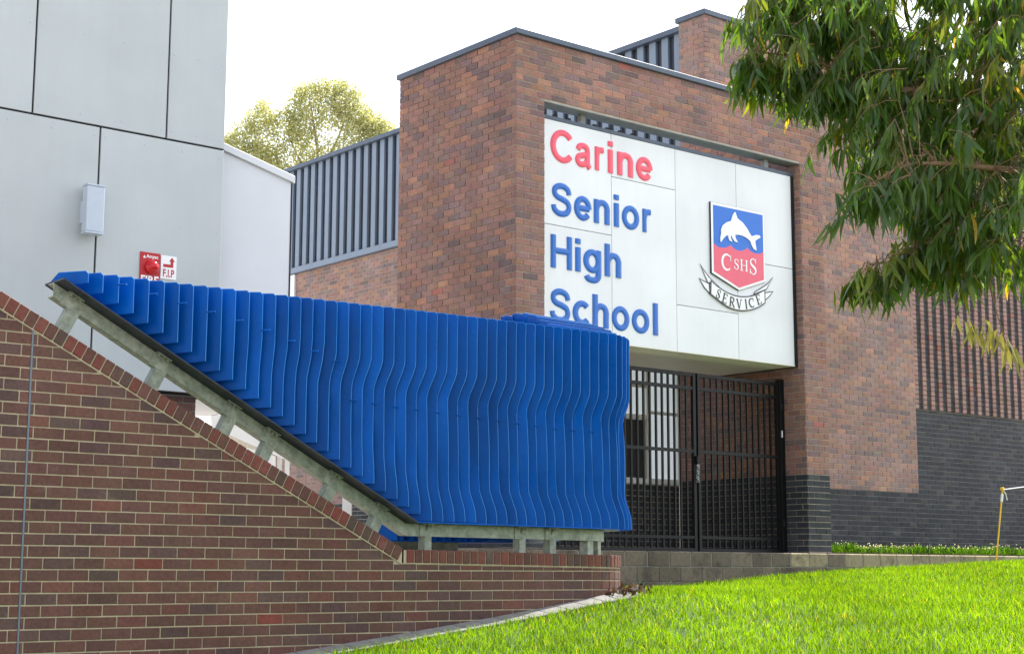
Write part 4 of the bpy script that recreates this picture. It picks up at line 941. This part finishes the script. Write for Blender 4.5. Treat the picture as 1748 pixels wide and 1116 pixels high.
ws_, wd_ = to_wf(X, Y); bs_, bd_ = to_bf(X, Y)
RR = np.hypot(ws_ - SE, wd_ - RA)
lawn = (bd_ < BWD0 - 0.01) & (((wd_ < -0.25) & (ws_ < SE)) | ((ws_ >= SE) & (wd_ < RA) & (RR > RA + 0.25)) | ((ws_ > SE + RA + 0.25) & (wd_ >= RA)))
dens = np.clip((11.5 / Y) ** 1.2, 0.25, 1.0)
keep = lawn & (PXX > -150) & (PXX < 1748 + 260) & (RNG.uniform(0, 1, N0) < dens)
X, Y = X[keep], Y[keep]; GZl = ground_z(X, Y)
t1 = RNG.uniform(0, 1, (len(X), 1)); patch = (np.sin(X * 2.1 + Y * 1.3) * np.sin(Y * 1.7 - X * 0.8) * 0.5 + 0.5)[:, None]
C = np.array([[0.068, 0.152, 0.010]]) * (1 - t1) + np.array([[0.150, 0.260, 0.016]]) * t1; C = C * (0.80 + 0.35 * patch)
dry = RNG.uniform(0, 1, len(X)) < 0.025; C[dry] = np.array([0.30, 0.28, 0.12])
g = grass('lawn_grass', X, Y, GZl - 0.005, 0.045, 0.095, 0.0075, C, 0.85); tag(g, 'bright sunlit green lawn grass sloping up to the walls', 'grass', kind='stuff')
N1 = 26000; S1 = RNG.uniform(5.95, 15.5, N1); D1 = RNG.uniform(0.07, 2.2, N1); P1 = PC[None, :2] + np.outer(S1, A[:2]) + np.outer(D1, B[:2])
mb = MB(); mb.box(bf, 6.0, 17.4, 0.052, 2.28, 1.862, 1.885); tag(mb.obj('planting_bed', SOIL), kind='structure')
hump = 0.035 * np.sin(S1 * 3.1) + 0.03 * np.sin(S1 * 7.7 + 1)
C1 = np.array([[0.035, 0.085, 0.018]]) * RNG.uniform(0.7, 1.6, (N1, 1)); fl = RNG.uniform(0, 1, N1) < 0.055; 
g = grass('clover_patch', P1[:, 0], P1[:, 1], np.full(N1, 1.88) + np.maximum(hump, 0), 0.04, 0.125, 0.017, C1, 0.9); tag(g, 'strip of dark green clover and weeds behind the low block wall', 'plants', kind='stuff')
fm = MB()
for i in np.where(fl)[0][:1000]:
    c = np.array([P1[i, 0], P1[i, 1], 1.88 + max(hump[i], 0) + random.uniform(0.07, 0.135)]); r_ = random.uniform(0.006, 0.012)
    vs = [c + r_ * np.array(v) for v in ((1, 0, 0), (-1, 0, 0), (0, 1, 0), (0, -1, 0), (0, 0, 1), (0, 0, -1))]
    fm.add(vs, [(0, 2, 4), (2, 1, 4), (1, 3, 4), (3, 0, 4), (2, 0, 5), (1, 2, 5), (3, 1, 5), (0, 3, 5)], (0.75, 0.74, 0.68))
tag(fm.obj('clover_flowers', FARLEAF), 'small white clover flowers dotted over the weed strip', 'flowers', kind='stuff')
# leaf litter and strappy plants where the two walls meet
lm = MB()
for i in range(420):
    s = random.uniform(5.6, 7.3); p, t, n = wall_path(s); c = p - n * abs(random.gauss(0.10, 0.16)); 
    if (c - PC) @ B > BWD0: continue
    z = float(ground_z(np.array(c[0]), np.array(c[1]))) + random.uniform(0.01, 0.09); u = np.array([random.gauss(0, 1) for _ in range(3)]); u /= np.linalg.norm(u); v = np.cross(u, [random.gauss(0, 1) for _ in range(3)]); v /= np.linalg.norm(v)
    c = np.array([c[0], c[1], z]); l = random.uniform(0.02, 0.05); k_ = random.uniform(0.3, 1.4); lm.poly([c - u * l, c + v * l * .4, c + u * l, c - v * l * .4], (0.05 * k_, 0.03 * k_, 0.02 * k_))
tag(lm.obj('leaf_litter', FARLEAF), 'dark brown dry leaf litter at the end of the brick wall', 'leaf litter', kind='stuff')
for j, (px, py) in enumerate(((1096, 992), (1140, 985))):
    p = on_plane(px, py, PC + B * (-0.45), B); z0 = float(ground_z(np.array(p[0]), np.array(p[1])))
    st = thing('strappy_plant', (p[0], p[1], z0), ('small blue green strappy plant at the end of the brick wall', 'smaller strappy plant against the low block wall')[j], 'plant', 'small plants by the block wall')
    for k in range(9 - 3 * j):
        a = random.uniform(0, 6.28); L = random.uniform(0.14, 0.30) * (1 - 0.3 * j); mb = MB(); d0 = np.array([math.cos(a), math.sin(a), 0]); w = np.array([-d0[1], d0[0], 0]) * 0.009
        pt = [np.array((p[0], p[1], z0)) + d0 * (0.4 * L * t * t + 0.02) + Z * (L * (t - 0.3 * t * t)) for t in (0, .35, .7, 1.0)]
        for e_ in range(3): mb.poly([pt[e_] - w, pt[e_] + w, pt[e_ + 1] + w * (.8 - .35 * e_), pt[e_ + 1] - w * (.8 - .35 * e_)], (0.07, 0.12, 0.09))
        mb.obj('leaf', FARLEAF, st)

# ------------------------------------------------------------------ white shelter and column behind the sculpture
sh = thing('white_shelter', at_depth(450, 960, 24.0), 'white steel shelter glimpsed under the sculpture frame', 'shelter')
def at24(px, py, Y=24.0): return at_depth(px, py, Y)
mb = MB(); mb.prism([at24(360, 700), at24(500, 770), at24(500, 790), at24(360, 728)], np.array([0.2, 1.6, 0.0])); mb.obj('roof', SHELTER, sh)
mb = MB(); mb.prism([at24(380, 752), at24(470, 778), at24(470, 840), at24(380, 840)], np.array([0, 0.05, 0])); mb.obj('side_panel', SHELTER, sh)
for px in (476, 489):
    q = at24(px, 770); mb = MB(); mb.box(lambda a, b, c: np.array([a, b, c]), q[0] - 0.035, q[0] + 0.035, 24.1, 24.17, 1.86, q[2]); mb.obj('post', SHELTER, sh)
q = at_depth(592, 850, 25.0); wc = MB(); wc.box(lambda a, b, c: np.array([a, b, c]), q[0] - 0.07, q[0] + 0.07, 25.0, 25.14, 1.86, 5.2)
wc.box(lambda a, b, c: np.array([a, b, c]), q[0] - 0.11, q[0] + 0.11, 24.97, 25.17, 1.862, 1.90)
o = wc.obj('white_column', SHELTER, None, origin=np.array([q[0], 25.07, 1.86])); tag(o, 'slim white column standing behind the sculpture frame', 'column')

# ------------------------------------------------------------------ foreground gum tree
GY0 = 10.6
def leaves_mesh(name, anchors, dirs, lens, wids, cols, material, parent, curl, seg=5):
    n = len(anchors); prof = np.array([0.12, 0.75, 1.0, 0.85, 0.5, 0.04])[:seg + 1]
    d = dirs / np.linalg.norm(dirs, axis=1, keepdims=True); ra = RNG.normal(size=(n, 3)); side = np.cross(d, ra); side /= np.linalg.norm(side, axis=1, keepdims=True)
    nor = np.cross(d, side); pts = []
    for k in range(seg + 1):
        t = k / seg
        pts.append(anchors + d * (lens * t)[:, None] + side * (curl * lens * (t - t * t) * 1.0 - curl * lens * t * t * 0.35)[:, None] + nor * (0.10 * lens * np.sin(t * 2.5 + curl * 9))[:, None] + np.array([0, 0, -1.0]) * (0.10 * lens * t * t)[:, None])
    V = np.empty((n, (seg + 1) * 2, 3))
    for k in range(seg + 1):
        w = (wids * prof[k] / 2)[:, None]; V[:, 2 * k] = pts[k] - side * w; V[:, 2 * k + 1] = pts[k] + side * w
    b = (np.arange(n) * (seg + 1) * 2)[:, None]; I = np.concatenate([b + np.array([2 * k, 2 * k + 1, 2 * k + 3, 2 * k + 2]) for k in range(seg)], 1).reshape(-1, 4)
    return np_mesh(name, V.reshape(-1, 3), 4, I, np.repeat(cols, seg, axis=0), material, parent)
def inpoly(x, y, poly):
    r = np.zeros(len(x), bool); j = len(poly) - 1
    for i in range(len(poly)):
        xi, yi, xj, yj = *poly[i], *poly[j]
        c = ((yi > y) != (yj > y)) & (x < (xj - xi) * (y - yi) / (yj - yi + 1e-12) + xi); r ^= c; j = i
    return r
def px2(p): q = at_depth(p[0], p[1], GY0); return (q[0], q[2])
dense = [px2(p) for p in ((1440, -40), (1400, 90), (1445, 150), (1500, 190), (1575, 240), (1610, 300), (1640, 370), (1630, 395), (1650, 415), (1680, 425), (1710, 422), (1800, 420), (2100, 410), (2500, 360), (2900, 100), (2900, -600), (2500, -900), (2150, -650), (1900, -330), (1640, -130), (1500, -80))]
sparse = [px2(p) for p in ((1275, -60), (1280, 30), (1310, 85), (1335, 110), (1385, 150), (1430, 180), (1455, 215), (1530, 290), (1560, 330), (1595, 400), (1590, 425), (1610, 440), (1720, 450), (1720, 400), (1500, 100), (1500, -80))]
trunk_base = np.array([5.9, 11.6, 0.0]); trunk_base[2] = float(ground_z(np.array(5.9), np.array(11.6)))
gum = thing('gum_tree', trunk_base, 'large gum tree with drooping sickle leaves overhanging from the right', 'tree')
def limb(pts, r0, r1):
    P = crom(pts, 5); return P, [r0 + (r1 - r0) * i / (len(P) - 1) for i in range(len(P))]
q = lambda px, py, Y=GY0: at_depth(px, py, Y)
tb = trunk_base
limbs = [limb([tb - Z * 0.1, tb + np.array([-0.1, 0.0, 1.6]), tb + np.array([-0.05, -0.1, 3.2]), tb + np.array([-0.3, -0.2, 5.0]), tb + np.array([-0.4, 0.1, 7.0]), tb + np.array([-0.2, 0.2, 8.6])], 0.20, 0.05),
         limb([tb + np.array([-0.05, -0.1, 3.3]), q(1900, 330, 11.2), q(1760, 265, 11.2), q(1640, 150, 11.0), q(1560, 105, 10.9), q(1480, 50), q(1395, 5), q(1330, -10)], 0.05, 0.005),
         limb([tb + np.array([-0.05, 0, 2.9]), q(1950, 430, 11.4), q(1780, 398, 11.3), q(1660, 400, 11.1), q(1590, 410, 10.8), q(1545, 440), q(1488, 452)], 0.013, 0.004),
         limb([q(1700, 215), q(1600, 160), q(1500, 150), q(1420, 115), q(1340, 95), q(1295, 90)], 0.028, 0.004),
         limb([q(1850, 300, 10.9), q(1720, 290, 10.4), q(1600, 280, 10.2), q(1540, 285, 10.1), q(1480, 320, 10.0)], 0.03, 0.004),
         limb([tb + np.array([-0.2, -0.2, 4.6]), q(1950, 40, 11.2), q(1780, 0, 11.0), q(1640, -40, 10.8), q(1500, -60, 10.6), q(1380, -50, 10.5)], 0.05, 0.006),
         limb([tb + np.array([-0.3, -0.1, 5.4]), q(2000, -250, 11.4), q(1800, -350, 11.4), q(1600, -330, 11.2)], 0.05, 0.01),
         limb([tb + np.array([-0.3, 0.1, 6.0]), tb + np.array([0.9, 0.3, 7.0]), tb + np.array([2.0, 0.4, 7.4])], 0.05, 0.01),
         limb([tb + np.array([-0.1, 0, 3.6]), tb + np.array([1.0, 0.5, 4.6]), tb + np.array([2.3, 0.8, 5.0])], 0.055, 0.01),
         limb([q(1720, 398, 10.85), q(1690, 470, 10.7), q(1705, 545, 10.6), q(1722, 600, 10.6)], 0.008, 0.002)]
mb = MB(); mb.tube(limbs[0][0], limbs[0][1], 12); mb.obj('trunk', BARK, gum, smooth=True)
for P, R_ in limbs[1:]: mb = MB(); mb.tube(P, R_, 7); mb.obj('limb', TWIG, gum, smooth=True)
nodes = np.array([p for P, _ in limbs[1:] for p in P])
def sample(poly, n, ylo, yhi):
    pl_ = np.array(poly); out = []
    while len(out) < n:
        x = RNG.uniform(pl_[:, 0].min(), pl_[:, 0].max(), n * 3); z = RNG.uniform(pl_[:, 1].min(), pl_[:, 1].max(), n * 3); k = inpoly(x, z, poly)
        out += [np.array([a, RNG.uniform(ylo, yhi), b]) for a, b in zip(x[k], z[k])]
    return out[:n]
spr = sample(dense, 1050, GY0 - 0.7, GY0 + 0.95) + sample([px2(p) for p in ((1500, -60), (1800, -60), (1800, 440), (1610, 430), (1580, 300), (1490, 100))], 280, GY0 - 0.3, GY0 + 1.0) + sample(sparse, 170, GY0 - 0.5, GY0 + 0.5)
for P, R_ in limbs[1:6]:
    for t in range(6, len(P), 1):
        for _ in range(3): spr.append(P[t] + np.array([RNG.uniform(-.08, .08), RNG.uniform(-.12, .12), RNG.uniform(-.10, .04)]))
anch, dr, ln, wd, cl, cu_l = [], [], [], [], [], []; tw = MB()
for c in spr:
    k = np.argmin(np.sum((nodes - c) ** 2, axis=1)); nb_ = nodes[k]; dist = np.linalg.norm(nb_ - c)
    inview = -60 < proj(c)[0] < 1900 and -80 < proj(c)[1] < 660
    out = np.array([-0.75, RNG.normal(0, .45), -0.35 + RNG.normal(0, .3)]); out /= np.linalg.norm(out); L = RNG.uniform(0.12, 0.26)
    if inview and dist < 0.8: tw.tube([nb_, nb_ * .5 + c * .5 + Z * 0.05, c], [0.005, 0.004, 0.003], 4)
    e_ = c + out * L - Z * 0.04
    if inview: tw.tube([c, c * .5 + e_ * .5 + Z * .02, e_], [0.003, 0.0025, 0.0015], 3)
    tone = RNG.uniform(0, 1); young = RNG.uniform(0, 1) < 0.13
    for j in range(RNG.integers(9, 15) if inview else 8):
        t = RNG.uniform(0.1, 1.0); a = c + (e_ - c) * t
        anch.append(a); dr.append(np.array([RNG.normal(-.10, .38), RNG.normal(0, .38), -1.0])); ln.append(RNG.uniform(0.11, 0.25) * (1 if inview else 1.3)); wd.append(RNG.uniform(0.017, 0.038) * (1 if inview else 1.6)); cu_l.append(RNG.uniform(-0.45, 0.45))
        base = np.array([0.038, 0.090, 0.014]) * (1 - tone) + np.array([0.066, 0.118, 0.030]) * tone
        if young: base = np.array([0.10, 0.135, 0.02])
        r_ = RNG.uniform()
        if r_ < 0.012: base = np.array([0.35, 0.22, 0.03])
        cl.append(base * RNG.uniform(0.75, 1.3))
leaves_mesh('crown', np.array(anch), np.array(dr), np.array(ln), np.array(wd), np.array(cl), LEAFM, gum, np.array(cu_l))
tw.obj('twigs', TWIG, gum)
# pale dying spray hanging from the lowest limb
an = []; 
for px, py in ((1650, 545), (1662, 555), (1675, 548), (1688, 560), (1698, 566), (1706, 572), (1714, 580), (1722, 590), (1730, 600), (1640, 540), (1672, 560), (1710, 568)):
    for _ in range(3): an.append(q(px + RNG.uniform(-6, 6), py + RNG.uniform(-6, 6), GY0 - 0.1 + RNG.uniform(-.1, .1)))
n = len(an); cols = np.array([[0.30, 0.27, 0.12]]) * RNG.uniform(0.5, 1.25, (n, 1)) + np.array([[0.0, 0.02, 0.0]]) * RNG.uniform(0, 1, (n, 1))
o = leaves_mesh('faded_leaves', np.array(an), np.stack([RNG.normal(0, .3, n), RNG.normal(0, .3, n), -np.ones(n)], 1), RNG.uniform(.12, .2, n), RNG.uniform(.018, .036, n), cols, LEAFM, gum, RNG.uniform(-.5, .5, n)); o['label'] = 'pale yellow faded leaves hanging below the crown'

# ------------------------------------------------------------------ far tree behind the louvres
FY = 50.0; f = lambda px, py, Y=FY: at_depth(px, py, Y)
fb = f(545, 900); ft = thing('pale_tree', (fb[0], fb[1], 1.2), 'pale yellow green sunlit tree rising behind the louvred roofline', 'tree')
tr = MB(); trunk_pts = [np.array([fb[0], FY, 1.2]), f(550, 520), f(552, 380), f(545, 300), f(540, 235)]
tr.tube(crom(trunk_pts, 4), [0.17 - 0.145 * i / 16 for i in range(17)], 8)
for pts in ([f(552, 380), f(480, 310), f(440, 265), f(415, 240)], [f(548, 330), f(510, 270), f(490, 225)], [f(545, 300), f(575, 240), f(590, 200)], [f(552, 370), f(610, 300), f(640, 250)], [f(543, 260), f(535, 210), f(530, 175)], [f(480, 310), f(470, 260)], [f(610, 300), f(655, 262)]):
    tr.tube(crom(pts, 4), [0.055 - 0.04 * i / (4 * (len(pts) - 1)) for i in range(4 * (len(pts) - 1) + 1)], 6)
tr.obj('trunk', BARK, ft, smooth=True)
blobs = [(415, 235, 30), (440, 205, 26), (400, 265, 28), (455, 250, 34), (480, 215, 30), (505, 190, 26), (530, 165, 26), (550, 155, 20), (575, 165, 22), (590, 185, 24), (560, 200, 30), (520, 225, 30), (610, 200, 26), (630, 205, 24), (640, 230, 26), (600, 235, 28), (655, 250, 24), (665, 235, 18), (440, 285, 36), (500, 270, 36), (560, 265, 34), (620, 270, 36), (675, 270, 26), (395, 300, 36), (470, 320, 45), (540, 330, 50), (620, 330, 50), (690, 320, 40), (672, 250, 26), (690, 262, 24), (648, 222, 20), (380, 250, 22), (585, 150, 12), (605, 165, 14), (510, 160, 12), (450, 185, 12), (655, 215, 12)]
cen, sz = [], []
for px, py, r in blobs:
    for _ in range(int(r * r / 22) + 6):
        g_ = RNG.normal(size=3); g_ *= (RNG.uniform(0.25, 1.0) ** 0.6) / np.linalg.norm(g_); c = f(px, py); cen.append(c + g_ * r * FY / FPX * np.array([1.05, 1.2, 0.95])); sz.append(0.24)
cen = np.array(cen); per = 32; n = len(cen) * per
pos = np.repeat(cen, per, axis=0) + RNG.normal(0, 0.125, (n, 3)); u = RNG.normal(size=(n, 3)); u /= np.linalg.norm(u, axis=1, keepdims=True); v = np.cross(u, RNG.normal(size=(n, 3))); v /= np.linalg.norm(v, axis=1, keepdims=True)
s_l = RNG.uniform(0.032, 0.062, n)[:, None]; V = np.stack([pos - u * s_l, pos + v * s_l * .5, pos + u * s_l, pos - v * s_l * .5], 1).reshape(-1, 3)
t = RNG.uniform(0, 1, (n, 1)); cl = np.array([[0.46, 0.45, 0.26]]) * t + np.array([[0.31, 0.35, 0.20]]) * (1 - t)
np_mesh('crown', V, 4, np.arange(4 * n).reshape(-1, 4), cl, FARLEAF, ft)
